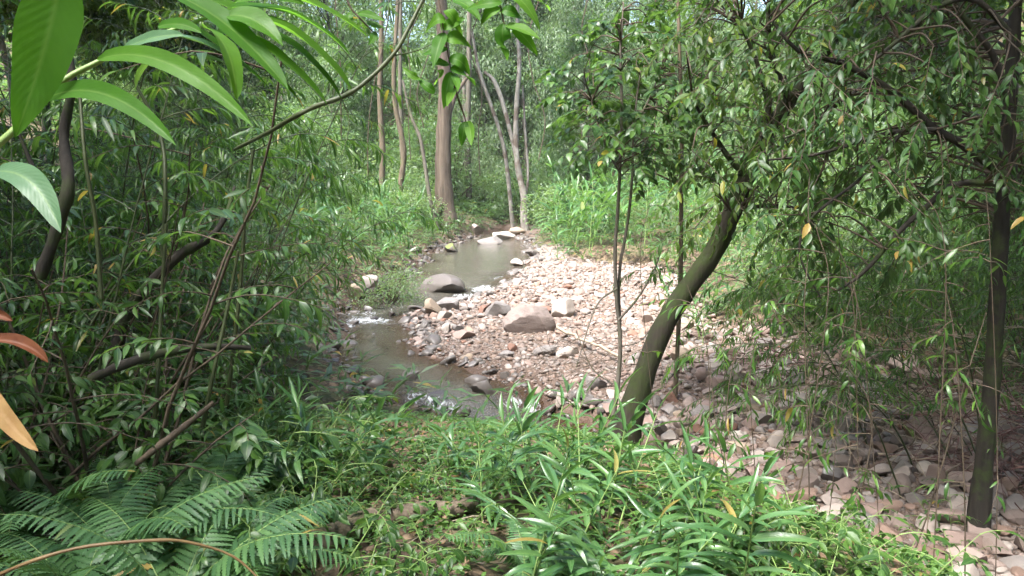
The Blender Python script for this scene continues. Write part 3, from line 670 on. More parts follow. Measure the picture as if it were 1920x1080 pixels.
# ginger: upright reed stems with two ranks of long leaves
GL = [(lambda T: T)(leaf_T(9, 5, 'long', b, f, wv)) for b, f, wv in ((0.5, .4, .02), (0.9, .35, .03), (1.3, .3, .03), (1.7, .35, .02))]
def ginger_leaf_mesh(k, mat):
    g = Geo(); g.leaves(GL[k], np.zeros((1, 3)), np.array([[0, 1., 0]]), np.array([[0, 0, 1.]]), 1.0, 0.13, 0.0); return g.mesh('leaf', mat)
GLM = [ginger_leaf_mesh(k, M['ginger']) for k in range(4)]
def frame(p, d, up, L, wsc=1.0):
    y = nrm(d); x = nrm(np.cross(y, up)); z = np.cross(x, y)
    return Matrix(((x[0]*L*wsc, y[0]*L, z[0]*L, p[0]), (x[1]*L*wsc, y[1]*L, z[1]*L, p[1]), (x[2]*L*wsc, y[2]*L, z[2]*L, p[2]), (0, 0, 0, 1)))
def ginger_layout(seed, h, n, lean=.25, Ls=(.24, .38), opn=1.0):
    q = np.random.default_rng(seed); c = grow((0, 0, -.03), (lean, 0, 1), h, .35, 10, .05, q); out = []
    for k in range(n):
        t = (.22+.78*k/(n-1))*8.99; i = int(t); p = c[i]+(c[i+1]-c[i])*(t-i); tg = nrm(c[i+1]-c[i])
        sd = np.array((0.15, 1.0 if k % 2 else -1.0, 0)); sd = nrm(sd - tg*(sd @ tg))
        op = opn*np.interp(k/(n-1), (0, .8, 1), (1.0, .8, .25)) + q.normal(0, .08)
        d = nrm(tg*(1-.35*op)+sd*op + q.normal(0, .10, 3)); L = q.uniform(*Ls)*np.interp(k/(n-1), (0, .4, 1), (.75, 1, .8))
        out.append((p, d, nrm(tg + np.array((0, 0, .6)) + q.normal(0, .15, 3)), L, int(q.integers(0, 4)) if k < n-1 else 0, q.uniform(.85, 1.2)))
    return c, out
def ginger_parts(seed, h, n, **k):
    c, lay = ginger_layout(seed, h, n, **k); g = Geo(); g.tube(c, np.linspace(.009, .004, len(c)), 6)
    return [('stem', g.mesh('stem', M['stem']))] + [('leaf', GLM[a], frame(p, d, u, L, ws)) for p, d, u, L, a, ws in lay]
def ginger_joined(seed, h, n, mat, **k):
    c, lay = ginger_layout(seed, h, n, **k); g = Geo(); g.tube(c, np.linspace(.010, .004, len(c)), 4, 0)
    q = np.random.default_rng(seed); T4 = [leaf_T(5, 3, 'long', b, .35) for b in (.5, .9, 1.3, 1.7)]
    for p, d, u, L, a, ws in lay: g.leaves(T4[a], p[None], d[None], u[None], L, L*.14*ws, q.uniform(), 1)
    return g
# trees of the forest behind
def tree_proto(seed, h, cb, Rr, ncl, nlf, L=.17, Wf=.45, mat='far', bark='greybark', r=.16, sig=.55, plume=False, lean=.05):
    q = np.random.default_rng(seed); gt = Geo(); gl = Geo()
    c = grow((0, 0, -.2), (lean*q.normal(), lean*q.normal(), 1), h*.95, 0.0, 14, .10, q); gt.tube(c, np.linspace(r, r*.12, 14), 8)
    P = []; D = []
    for k in range(ncl):
        f = q.uniform(0, 1); zz = cb+(h-cb)*f; a = q.uniform(0, 6.28); rr = Rr*(np.sin(math.pi*min(f*.8+.22, 1))**.6)*math.sqrt(q.uniform(.08, 1))
        base = np.array([np.interp(zz*.8, c[:, 2], c[:, j]) for j in range(3)]); ce = np.array((base[0]+rr*math.cos(a), base[1]+rr*math.sin(a), zz))
        mid = (base*.45+ce*.55)+np.array((0, 0, .12*rr)); gt.tube(spline([base, mid, ce], 6), np.linspace(r*.24*(1-.6*f), .008, 6), 4, cap=False)
        n = int(nlf*q.uniform(.5, 1.4))
        if plume:
            t = q.uniform(0, 1, n)[:, None]; dirh = np.array((math.cos(a), math.sin(a), 0)); ln = q.uniform(1.2, 2.6)
            pp = ce + dirh*t*ln*.8 + np.array((0, 0, 1))*(0.5*t-1.6*t*t)*ln*.8 + q.normal(0, 1, (n, 3))*np.array((.28, .28, .30))
            dd = dirh*.4 + q.normal(0, .5, (n, 3)); dd[:, 2] -= .8
        else:
            sgm = sig*q.uniform(.6, 1.35); o_ = q.normal(0, 1, (n, 3)); o_ *= np.array((1, 1, .5))*sgm
            pp = ce+o_; dd = nrm(o_)*.7 + q.normal(0, .5, (n, 3)); dd[:, 2] -= .35
        P.append(pp); D.append(dd)
    P = np.concatenate(P); D = np.concatenate(D); n = len(P); LL = q.uniform(.7, 1.25, n)*L
    up = np.array((0, 0, 1.0))+q.normal(0, .45, (n, 3))
    # tint follows the twig the leaf sits on, with a little spread
    tn = np.clip(q.uniform(0, 1, n)*.6 + .4*_hash((P[:, 0]*2).astype(np.int64), (P[:, 2]*2).astype(np.int64), 3), 0, 1)
    gl.leaves(DIA, P, D, up, LL, LL*Wf*q.uniform(.8, 1.2, n), tn)
    cr = gl.mesh('crown', M[mat])
    return [('trunk', gt.mesh('trunk', M[bark])), ('crown', cr)]
def bush_proto(seed, h, Rr, n, L, Wf, mat, fine=False):
    q = np.random.default_rng(seed); gl = Geo(); gt = Geo(); ncl = 26
    for k in range(ncl):
        a = q.uniform(0, 6.28); f = q.uniform(.12, 1); rr = Rr*math.sqrt(q.uniform(0.05, 1))*math.sqrt(max(1-(f*.92)**2, .05)); ce = np.array((rr*math.cos(a), rr*math.sin(a), f*h))
        gt.tube(spline([(0, 0, 0), ce*np.array((.4, .4, .6)), ce], 5), np.linspace(.025, .006, 5), 4, cap=False)
        m = n//ncl; o_ = q.normal(0, 1, (m, 3))*np.array((1, 1, .65))*Rr*.26; pp = ce+o_; pp[:, 2] = np.maximum(pp[:, 2], .03)
        dd = nrm(o_)*.7+q.normal(0, .45, (m, 3)); dd[:, 2] += .1
        LL = q.uniform(.7, 1.25, m)*L; gl.leaves(DIA, pp, dd, np.array((0, 0, 1.))+q.normal(0, .4, (m, 3)), LL, LL*Wf, q.uniform(0, 1, m)*.7+.3*q.uniform())
    return [('stem', gt.mesh('stem', M['twig'])), ('crown', gl.mesh('crown', M[mat]))]

# ------------------------------------------------------------------ far forest
trees = [tree_proto(201, 15, 2.5, 3.4, 110, 120, .25, .42, 'far', 'greybark'), tree_proto(202, 17, 4, 3.8, 120, 120, .24, .42, 'farlight', 'palebark', r=.14),
         tree_proto(203, 13, 1.5, 3.0, 110, 120, .24, .36, 'far', 'tanbark', r=.12), tree_proto(204, 14, 1.0, 2.8, 90, 150, .27, .18, 'farlight', 'greybark', r=.09, plume=True),
         tree_proto(205, 18, 5, 4.2, 130, 120, .26, .40, 'far', 'darkbark', r=.2)]
TL = ['leafy grey green forest tree on the far slope behind the stream', 'tall pale leaved forest tree on the far slope behind the stream', 'low branched forest tree on the far slope behind the stream',
      'plume like fine leaved tree on the far slope behind the stream', 'tall dark barked forest tree on the far slope behind the stream']
q = np.random.default_rng(77)
spots = []
for yrow, n, x0, x1 in ((37, 9, -19, 21), (42, 11, -22, 24), (48, 13, -27, 28), (55, 11, -31, 32), (64, 10, -38, 39), (74, 9, -44, 44)):
    for k in range(n):
        x_ = x0+(x1-x0)*(k+q.uniform(.1, .9))/n; y_ = yrow+q.uniform(-2.2, 2.2)
        if y_ < 46 and -3.2 < x_ < 2.6: y_ += 9
        spots.append((x_, y_))
spots += [(-1.7, 47), (.9, 45.5), (2.4, 49), (-.3, 52), (-3.4, 50), (4, 46)]
for k, (x_, y_) in enumerate(spots):
    i = int(q.choice((0, 1, 1, 2, 3, 3, 4))); s_ = q.uniform(.85, 1.2)*float(np.interp(y_, (36, 42, 48, 56), (.42, .6, .82, 1.05)))
    bz = beside(x_, y_, (640, 810, 990, 1300), ('left of all bare trunks', 'behind the slender tan trunk', 'behind the thick and white blotched trunks', 'behind the sapling crown', 'behind the leaning tree')); place(trees[i], 'forest_tree', TL[i].replace(' behind the stream', '') + ', ' + bz, 'tree', (x_, y_, hz(x_, y_)), q.uniform(0, 6.28), s_, 'forest trees on the far slope, kind %d, %s' % (i+1, bz))
canopy = [tree_proto(221, 14, 6.2, 4.2, 130, 220, .36, .45, 'tree', 'darkbark', r=.18), tree_proto(222, 15, 6.8, 4.4, 130, 220, .36, .42, 'tree', 'greybark', r=.2)]  # out-of-view trees added to shade both thickets; those farther off clothe the slopes
for k, (x_, y_, s_, lab) in enumerate([(-9.4, -4.5, 1, 'unseen tall tree added for shade behind the viewpoint on the left side'), (-9.8, -1.4, 1, 'unseen tall tree added for shade over the ferns at the lower left'), (-9.7, 2.0, 1, 'unseen tall tree added for shade over the near end of the left thicket'), (-10.9, 5.2, 1, 'unseen tall tree added for shade over the middle of the left thicket'), (-11.5, 10, 1, 'unseen tall tree added for shade over the far end of the left thicket'),
                           (6.0, -3.5, 1, 'unseen tall tree added for shade behind the viewpoint on the right side'), (4.7, .4, 1.28, 'unseen tall tree added for shade just right of the viewpoint'), (6.4, 3.6, 1.2, 'unseen tall tree added for shade over the dark trunk at the right'), (8.0, 8.0, 1, 'unseen tall tree added for shade over the arching bamboo'), (10.5, 12.5, .95, 'tall tree added for shade over the dead twigs behind the arching bamboo'), (-12, 18, .9, 'tall tree on the left bank beyond the thicket'), (13, 19, .9, 'tall tree on the right bank beyond the bright ginger'), (-14.5, 25, .9, 'tall tree on the left slope level with the rapids'), (-19, 31, .9, 'tall tree high on the left slope'), (-16, 36, .8, 'tall tree on the left slope beyond the upper pool'), (17, 27, .9, 'tall tree on the right slope level with the upper pool'), (17.5, 35, .8, 'tall tree on the right slope beyond the upper pool')]):
    place(canopy[k % 2], 'canopy_tree', lab, 'tree', (x_, y_, hz(x_, y_)), x_, s_)
q2 = np.random.default_rng(5)
shade_ring = [(-15, -9), (-10.5, -8), (-6, -10), (-1.5, -8.5), (3, -10), (7.5, -8), (12, -9.5), (16, -5), (14.5, -.5), (13.5, 4), (16, 9), (-15.5, -4), (-14, .5), (-15, 5), (-14.5, 9.5)]  # unseen trees added around the viewpoint to block low sky light
for k, (x_, y_) in enumerate(shade_ring):
    side = 'behind the viewpoint' if y_ < -5 else ('beyond the left thicket' if x_ < 0 else 'beyond the dark trunk')
    place(trees[(0, 2, 4)[k % 3]], 'forest_tree', 'unseen forest tree %s, added to block low sky light' % side, 'tree', (x_, y_, hz(x_, y_)), k*1.3, q2.uniform(.7, .85), 'unseen shade trees ' + side)
bushes = [bush_proto(301, 2.4, 1.5, 2600, .15, .4, 'far'), bush_proto(302, 1.8, 1.4, 2600, .16, .35, 'farlight'), bush_proto(303, 3.2, 1.7, 3000, .14, .3, 'far')]
BL = ['grey green leafy bush in the undergrowth below the far trees', 'low pale leafy bush in the undergrowth below the far trees', 'tall leafy bush in the undergrowth below the far trees']
for k in range(170):
    y_ = 31+q.uniform(0, 1)**1.3*30; x_ = q.uniform(-.52, .52)*y_*1.0
    l_, r_, b_ = [float(a) for a in zones(0, y_)]
    if y_ < 37.5 and l_-1.7 < x_ < max(b_, r_)+(1.6 if y_ > 36 else 4.5): continue
    i = int(q.integers(0, 3))
    bz = beside(x_, y_, (640, 810, 990, 1300), ('left of all bare trunks', 'around the slender tan trunk', 'around the thick and white blotched trunks', 'behind the sapling', 'behind the leaning tree')); place(bushes[i], 'undergrowth_bush', BL[i].replace(' in the undergrowth below the far trees', ' of the far undergrowth ') + bz, 'bush', (x_, y_, hz(x_, y_)-.05), q.uniform(0, 6.28), q.uniform(.7, 1.3), 'undergrowth bushes, kind %d, %s' % (i+1, bz))

# trunks one can tell apart across the pool
JOINTS = {}
def px_trunk(name, label, px, depth, widths, bark, crown=None, extra=None, ns=9, n=26, cs=1.0, cz=0):
    """a tree whose trunk runs through these photo pixels at this depth; crown = a crown mesh for its head"""
    d = np.broadcast_to(depth, (len(px),)); P = np.array([W(u, v, Y_) for (u, v), Y_ in zip(px, d)])
    zb_ = hz(P[0][0], P[0][1]); P[0][2] = min(P[0][2], zb_-.05)
    root = thing(name, label, 'tree', P[0]); g = Geo(); L_ = P-P[0]; c = spline(L_, n)
    rad = np.interp(np.linspace(0, 1, n), np.linspace(0, 1, len(px)), [w_*.5/F*Y_ for w_, Y_ in zip(widths, d)])
    g.tube(c, rad*(1+.06*np.sin(np.arange(n)*2.1)), ns); t = ob('trunk', g.mesh('trunk', M[bark]), root)
    joints = [(None, c+0)]
    for ex in extra or []:
        pe, dw, we = ex; E = np.array([W(u, v, dw) for u, v in pe])-P[0]; ge = Geo(); Es = spline(E, 14); ge.tube(Es, np.interp(np.linspace(0, 1, 14), np.linspace(0, 1, len(we)), [a*.5/F*dw for a in we]), 7)
        joints.append((ob('branch', ge.mesh('branch', M[bark]), root), Es))
    JOINTS[root.name] = joints
    if crown is not None:
        o = ob('crown', crown, root); o.location = Vector(c[-1])+Vector((0, 0, cz)); o.scale = (cs,)*3; o.rotation_euler = (0, 0, (P[0][0]*7) % 6)
    return root, P[0], c
topcrown = tree_proto(210, 7, 0.3, 3.2, 70, 150, .16, .42, 'farlight')[1][1]
topcrown2 = tree_proto(211, 6, 0.2, 2.6, 60, 150, .15, .42, 'far')[1][1]
px_trunk('big_trunk_tree', 'thick brown furrowed trunk standing behind the upper pool', [(842, 445), (836, 400), (831, 330), (832, 250), (835, 180), (830, 60), (826, -60)], 33, (56, 38, 31, 28, 26, 22, 18), 'brownbark', topcrown,
         [([(842, 210), (856, 175), (880, 140)], 33, (12, 8, 5)), ([(826, 380), (818, 405), (812, 445)], 32.6, (12, 14, 17))], cs=1.1)
px_trunk('slender_brown_tree', 'slender tan trunk bending twice, left of the thick trunk', [(747, 432), (748, 390), (752, 340), (757, 290), (752, 250), (742, 205), (738, 140), (745, 20), (748, -60)], 32, (15, 12, 11, 11, 10, 9, 8, 7, 6), 'tanbark', None)
px_trunk('slender_straight_tree', 'thin straight mossy trunk leftmost of the trunks behind the pool', [(718, 428), (716, 350), (717, 280), (712, 180), (715, 60), (712, -60)], 33, (13, 11, 11, 10, 9, 7), 'tanbark', None)
px_trunk('dark_thin_tree', 'dark thin trunk just right of the bending tan trunk', [(757, 425), (756, 340), (752, 230), (750, 120), (752, -60)], 37, (10, 9, 9, 8, 6), 'greybark', None)
px_trunk('leaning_thin_tree', 'thin dark stem leaning left against the thick trunk', [(822, 425), (806, 370), (797, 310), (788, 260), (770, 215), (755, 150)], 31.5, (8, 8, 7, 7, 6, 4), 'greybark', None)
px_trunk('pale_trunk_tree', 'pale white blotched trunk right of the thick trunk', [(986, 450), (982, 400), (982, 365), (972, 320), (967, 260), (969, 190), (974, 120), (970, 40), (975, -60)], 35, (18, 14, 13, 12, 10, 9, 8, 7, 6), 'palebark', topcrown, cs=1.1,
         extra=[([(968, 300), (955, 240), (940, 185), (925, 150), (908, 135)], 35, (6, 8, 9, 8, 5)), ([(982, 390), (990, 330), (985, 250), (980, 160)], 35.3, (6, 5, 5, 3))])
px_trunk('pale_forked_tree', 'thin pale stem leaning right beside the white blotched trunk', [(962, 380), (950, 310), (938, 250), (918, 190), (898, 130), (885, 60)], 36, (8, 8, 7, 7, 6, 5), 'palebark', None)
px_trunk('grey_trunk_tree', 'dim grey trunk far behind the ferny bank right of the thick trunk', [(880, 400), (878, 320), (876, 250), (879, 150), (880, -40)], 40, (13, 12, 11, 10, 8), 'greybark', None)
px_trunk('far_pale_stem', 'short pale stem between the thick trunk and the white blotched trunk', [(757+120, 345), (875, 300), (872, 230), (868, 120)], 42, (9, 8, 7, 6), 'palebark', None)

# ------------------------------------------------------------------ ginger on the banks
gj = [ginger_joined(400+k, hh, nn, None, lean=le, Ls=(.36, .58), opn=.72) for k, (hh, nn, le) in enumerate(((1.1, 10, .25), (1.35, 12, .3), (.9, 9, .4), (1.5, 13, .2), (1.2, 11, .15)))]
gjm = [g.mesh('ginger_plant', [M['stem'], M['ginger']]) for g in gj]
def ginger_field(pts, label, group, q, sc=(.8, 1.25)):
    for x_, y_ in pts:
        o = ob('ginger_plant', gjm[int(q.integers(0, 5))]); s_ = q.uniform(*sc)
        o.location = (x_, y_, hz(x_, y_)-.03); o.rotation_euler = (q.normal(0, .08), q.normal(0, .08), q.uniform(0, 6.28)); o.scale = (s_, s_, s_)
        tag(o, label, 'ginger plant', group)
q = np.random.default_rng(91)
pts = []
while len(pts) < 84:
    y_ = q.uniform(19.5, 30); l_, r_, b_ = [float(a) for a in zones(0, y_)]; x_ = b_+.2+abs(q.normal(0, 1))*2.2
    if x_ < 8.5: pts.append((x_, y_))
ginger_field(pts, 'upright ginger plant in the bright clump beyond the gravel bar', 'ginger clump on the right bank', q, (1.1, 1.7))
pts = []
while len(pts) < 74:
    y_ = q.uniform(17, 33); l_, r_, b_ = [float(a) for a in zones(0, y_)]; x_ = l_-.5-abs(q.normal(0, 1))*2.2
    if x_ > -13: pts.append((x_, y_))
ginger_field(pts, 'ginger plant on the far left bank below the tree trunks', 'ginger on the left bank', q, (.85, 1.35))
pts = []
while len(pts) < 18:
    y_ = q.uniform(9.8, 17); l_, r_, b_ = [float(a) for a in zones(0, y_)]; x_ = l_-.5-abs(q.normal(0, 1))*.9
    pts.append((x_, y_))
ginger_field(pts, 'ginger plant leaning over the left edge of the near pool', 'ginger beside the near pool', q, (.4, .7))
for k in range(8):
    p = G(1290+q.uniform(-45, 60), 620+q.uniform(-25, 25), .3)
    o = ob('ginger_plant', gjm[k % 5]); o.location = (p[0], p[1], hz(p[0], p[1])); o.rotation_euler = (0, 0, q.uniform(0, 6.28)); o.scale = (.75,)*3
    tag(o, 'young ginger plant growing at the bar edge behind the mossy trunk', 'ginger plant', 'young ginger behind the mossy trunk')

# the grey bush over the wet boulder
gb = bush_proto(330, 1.0, .75, 2600, .07, .3, 'farlight'); p = G(722, 543, .4)
place(gb, 'stream_bush', 'small grey green bush overhanging the wet boulder at the rapids', 'bush', (p[0], p[1]+.5, hz(p[0], p[1]+.5)), 0, 1.05, None)
p = W(1055, 400, 33); place(bushes[1], 'pale_bush', 'whitish leaved shrub above the bright ginger clump', 'bush', (p[0], p[1], hz(p[0], p[1])), 1, 1.0)

# ------------------------------------------------------------------ foreground ginger clumps, leaf by leaf
gp = [ginger_parts(430+k, hh, nn, lean=le, Ls=Ls) for k, (hh, nn, le, Ls) in enumerate(((.85, 10, .3, (.36, .50)), (1.0, 12, .25, (.38, .52)), (.7, 9, .5, (.34, .46)), (1.1, 13, .35, (.38, .54)), (.6, 8, .6, (.32, .42)), (.95, 11, .55, (.36, .50))))]
def ginger_near(spots, label, group, q, sc=(.8, 1.15)):
    for u, v in spots:
        p = G(u, v, 1.0)
        for _ in range(6): p = G(u, v, hz(p[0], p[1]))
        bz = beside(p[0], p[1], (560, 760, 1000, 1180), (', end at the thicket', ', end at the litter patch', ', end at the litter patch', ', middle part', ', end at the mossy trunk'))
        place(gp[int(q.integers(0, 6))], 'ginger_plant', label + bz, 'ginger plant', (p[0], p[1], hz(p[0], p[1])-.02), q.uniform(0, 6.28), q.uniform(*sc), group + bz, (q.normal(0, .12), q.normal(0, .12)))
q = np.random.default_rng(17)
sp = [(q.uniform(840, 1180) if k < 26 else (q.uniform(900, 1330) if k < 46 else q.uniform(960, 1450)), q.uniform(885, 940) if k < 26 else (q.uniform(940, 1020) if k < 46 else q.uniform(1020, 1150))) for k in range(80)]
ginger_near(sp[:26], 'ginger plant in the back row before the cascade', 'near ginger clump, back row', q, (.44, .62))
ginger_near(sp[26:46], 'ginger plant in the middle row before the cascade', 'near ginger clump, middle', q, (.42, .62))
ginger_near(sp[46:], 'ginger plant in the front row before the cascade', 'near ginger clump, front', q, (.42, .62))
sp = [(q.uniform(400, 700), q.uniform(838, 900)) for k in range(44)]
sp = [(u, v+float(np.interp(u, (430, 600, 735), (0, 30, 75)))) for u, v in sp]
ginger_near(sp, 'ginger plant in the clump left of the leaf litter', 'near ginger clump left of the litter patch', q, (.44, .66))

# ------------------------------------------------------------------ ferns in the lower left corner
def frond_mesh(seed, L=.9, n=24, wmax=.17, arch=1.1, leaf='fern'):
    q = np.random.default_rng(seed); g = Geo(); c = grow((0, 0, 0), (1, 0, 1.5), L, arch*1.5, 14, .03, q); g.tube(c, np.linspace(.0045, .0012, 14), 5, 0)
    nr = 19; t = np.linspace(0, 1, nr); wd = ((1-t)**.55)*(t+.05)**.12; wd = wd/wd.max()*np.where(np.arange(nr) % 2 == 0, 1.0, .50); wd = np.maximum(wd, .02)
    S, TT = np.meshgrid((-1., 0, 1.), t); WW = np.repeat(wd[:, None], 3, 1)
    th = .5; i, j = np.meshgrid(np.arange(nr-1), np.arange(2), indexing='ij'); f = np.stack([i*3+j, i*3+j+1, (i+1)*3+j+1, (i+1)*3+j], -1).reshape(-1, 4)
    T = ((S*WW*.5).ravel(), (np.sin(th*TT)/th + .03*np.abs(S)*0).ravel(), (-(1-np.cos(th*TT))/th).ravel(), (.2*np.abs(S)*WW*.5).ravel(), f, S.ravel(), TT.ravel())
    for k in range(n):
        f_ = .14+.85*k/n; tt = f_*12.99; i = int(tt); p = c[i]+(c[i+1]-c[i])*(tt-i); tg = nrm(c[i+1]-c[i]); sd = nrm(np.cross(tg, (0, 0, 1.))); up = np.cross(sd, tg)
        ln = wmax*math.sin(math.pi*min(1, .16+.84*f_)**.8)**.7 + .012
        for s in (-1, 1):
            d = nrm(sd*s + tg*.38 + q.normal(0, .05, 3) - np.array((0, 0, .12))); g.leaves(T, p[None], d[None], up[None]+q.normal(0, .06, (1, 3)), ln, max(.022, ln*.20), q.uniform(.2, .8), 1)
    return g.mesh('frond', [M['stem'], M[leaf]])
fronds = [frond_mesh(600+k, L, n, w_, a) for k, (L, n, w_, a) in enumerate(((.95, 26, .17, 1.0), (.8, 23, .15, 1.3), (1.05, 27, .18, .8), (.7, 22, .14, 1.2)))]
dead_frond = frond_mesh(640, .8, 22, .11, 2.2, 'dry')
FERNS = [(60, 1040, 1.0, 'fern at the lower left corner with pale broad fronds'), (230, 1085, .95, 'fern in front of the thicket crossed by the arching brown stem'), (330, 960, .85, 'fern below the dry branch with spreading fronds'),
         (-20, 950, .9, 'fern at the left picture edge below the orange dead leaf'), (420, 1095, .8, 'low fern right of the arching brown stem'), (190, 930, .8, 'fern behind the arching stem under the thicket'),
         (500, 930, .6, 'small fern at the edge of the herb carpet'), (985, 1075, .5, 'small pale fern among the near ginger stems'), (110, 990, .9, 'fern between the corner fern and the thicket edge'), (270, 1010, .9, 'fern in the middle of the fern patch under the arching stem'), (400, 1010, .75, 'fern at the right end of the fern patch'), (30, 900, .85, 'fern just below the orange dead leaf'), (140, 1150, .9, 'fern at the bottom edge of the lower left corner'), (330, 1160, .9, 'fern at the bottom edge below the arching stem')]
q = np.random.default_rng(23)
for u, v, s_, lab in FERNS:
    p = G(u, v, 1.15)
    for _ in range(4): p = G(u, v, hz(p[0], p[1]))
    r_ = thing('fern', lab, 'fern', (p[0], p[1], hz(p[0], p[1])), q.uniform(0, 6), s_*.98)
    for k in range(8):
        a = k*6.283/8+q.uniform(-.3, .3); sc_ = q.uniform(.75, 1.1)
        ob('frond', dead_frond if k == 3 and s_ > .84 else fronds[int(q.integers(0, 4))], r_, Matrix.Rotation(a, 4, 'Z') @ Matrix.Rotation(q.uniform(-.4, .2), 4, 'Y') @ Matrix.Diagonal((sc_, sc_, sc_, 1)))

# ------------------------------------------------------------------ left thicket
bam = [bamboo_proto(700+k, h, le, dr_, nb) for k, (h, le, dr_, nb) in enumerate(((2.6, .25, .5, 18), (3.2, .3, .9, 21), (2.2, .4, .8, 17), (3.6, .2, 1.1, 22), (2.9, .35, 1.3, 20)))]
shr = [shrub_proto(740+k, h, ns_, nb, Lr=lr_, Wr=wr_) for k, (h, ns_, nb, lr_, wr_) in enumerate(((1.7, 5, 7, (.045, .085), (.32, .45)), (1.2, 5, 6, (.10, .17), (.38, .5)), (2.4, 5, 8, (.07, .13), (.22, .32))))]
lows = [shrub_proto(760+k, h, 3, 4, 'broad', (.07, .12), (.34, .45), OVAL, .6, 'stem', .006, (.15, .30), (4, 8)) for k, h in enumerate((.55, .8))]
q = np.random.default_rng(41)
cnt = 0
while cnt < 100:
    y_ = q.uniform(2.6, 11); lim = -.235*y_-(.5 if y_ < 8 else .95); x_ = q.uniform(-.75*y_-.3, lim)
    if y_ < 4.8 and x_ > -.50*y_ or y_ < 3.7: continue
    i = int(q.integers(0, 5)); s_ = q.uniform(.75, 1.15)
    away = q.uniform(0, 6.28)
    if x_ > lim-1.2: away = math.pi + q.uniform(-1.2, 1.2)+(.9 if q.uniform() < .45 else 0)*3.1
    far_ = y_ > 6.3
    place(bam[i], 'bamboo', ('thin leafy bamboo deep in the left thicket ' if far_ else 'thin leafy bamboo in the near left thicket ') + (bz := beside(x_, y_, (0, 210, 420), ('outside its left edge', 'behind the crooked dark stem', 'behind the gnarled dark branch', 'on the side towards the stream'))), 'bamboo',
          (x_, y_, hz(x_, y_)-.03), away, s_, 'bamboo of the left thicket, ' + ('deeper, ' if far_ else 'near, ') + bz, (q.normal(0, .06), q.normal(0, .06))); cnt += 1
for k in range(52):
    y_ = q.uniform(3.6, 10); x_ = q.uniform(-.72*y_, -.25*y_-.9); i = int(q.integers(0, 3))
    if y_ < 4.6 and x_ > -.50*y_: continue
    place(shr[i], 'leafy_shrub', ['glossy leaved shrub growing through the left thicket', 'low glossy shrub at the foot of the left thicket', 'tall glossy leaved shrub inside the left thicket'][i], 'shrub', (x_, y_, hz(x_, y_)-.03), q.uniform(0, 6.28), q.uniform(.8, 1.2),
          'glossy shrubs of the left thicket, kind %d' % (i+1))
for k in range(26):
    y_ = q.uniform(3.2, 6.0); x_ = q.uniform(-.62*y_, -.24*y_)
    place(lows[k % 2], 'seedling', ['small broad leaved seedling under the left thicket', 'knee high broad leaved seedling under the left thicket'][k % 2], 'seedling', (x_, y_, hz(x_, y_)-.02), q.uniform(0, 6.28), q.uniform(.7, 1.1), 'seedlings under the left thicket, kind %d' % (k % 2+1))

for k in range(40):
    u_, v_ = (q.uniform(470, 860), q.uniform(850, 1120)) if k < 22 else (q.uniform(1250, 1800), q.uniform(985, 1120))
    p = G(u_, v_, 1.1)
    for _ in range(5): p = G(u_, v_, hz(p[0], p[1]))
    if p[1] < 2.3: continue
    place(lows[k % 2], 'seedling', ('broad leaved seedling among the herbs around the fallen log' if k < 22 else 'broad leaved seedling on the bank below the thin bare saplings'), 'seedling', (p[0], p[1], hz(p[0], p[1])-.02), q.uniform(0, 6.28), q.uniform(.45, .9), 'seedlings on the near bank, ' + ('log' if k < 22 else 'slope'))
def px_curve(pts, n=24):
    return spline([W(*p) for p in pts], n)
def px_stick(name, label, cat, pts, w_px, mat, n=24, ns=7, twigs=()):
    c = px_curve(pts, n); root = c[0].copy(); g = Geo(); dep = c[:, 1]
    rad = np.interp(np.linspace(0, 1, n), np.linspace(0, 1, len(w_px)), w_px)*.5/F*dep
    g.tube(c-root, rad*(1+.10*np.sin(np.arange(n)*1.7)), ns)
    for tw, tp in twigs: cc = px_curve(tw, 10); g.tube(cc-root, np.linspace(tp, tp*.3, 10)*.5/F*cc[:, 1], 5)
    o = ob(name, g.mesh(name, mat)); o.location = tuple(root); return tag(o, label, cat)
px_stick('gnarled_branch', 'gnarled dark branch rising through the middle of the left thicket', 'branch', [(215, 660, 4.6), (250, 570, 4.6), (320, 495, 4.5), (350, 470, 4.5), (395, 445, 4.4), (425, 400, 4.5), (440, 350, 4.6)], (24, 22, 19, 20, 14, 10, 6), M['darkbark'], 30)
px_stick('crooked_trunk', 'crooked dark stem near the left edge of the thicket', 'branch', [(75, 520, 3.6), (110, 420, 3.6), (128, 350, 3.6), (120, 250, 3.7), (135, 150, 3.7), (110, 40, 3.8), (60, -30, 3.8)], (24, 22, 25, 18, 16, 14, 12), M['darkbark'], 30, 8, [([(118, 390, 3.6), (70, 330, 3.6), (35, 250, 3.6)], 18)])
px_stick('fallen_branch', 'bare brown branch lying level through the left thicket', 'branch', [(170, 710, 3.8), (240, 680, 3.8), (320, 658, 3.9), (400, 650, 4.0), (470, 652, 4.1)], (18, 20, 18, 14, 9), M['darkbark'])
px_stick('dry_branch', 'dry brown stick slanting up above the ferns', 'branch', [(255, 870, 3.4), (300, 835, 3.4), (345, 800, 3.5), (400, 755, 3.6)], (11, 15, 13, 9), M['twig'])
px_stick('arching_vine', 'long brown stem arching over the ferns at the bottom left', 'vine', [(-30, 1090, 2.2), (60, 1052, 2.2), (160, 1025, 2.25), (290, 1013, 2.3), (360, 1018, 2.35), (440, 1045, 2.4), (500, 1100, 2.4)], (8, 8, 7, 7, 6, 5, 4), plain_mat('brown_stem', (.09, .055, .025), (.16, .11, .05), 10, .5))
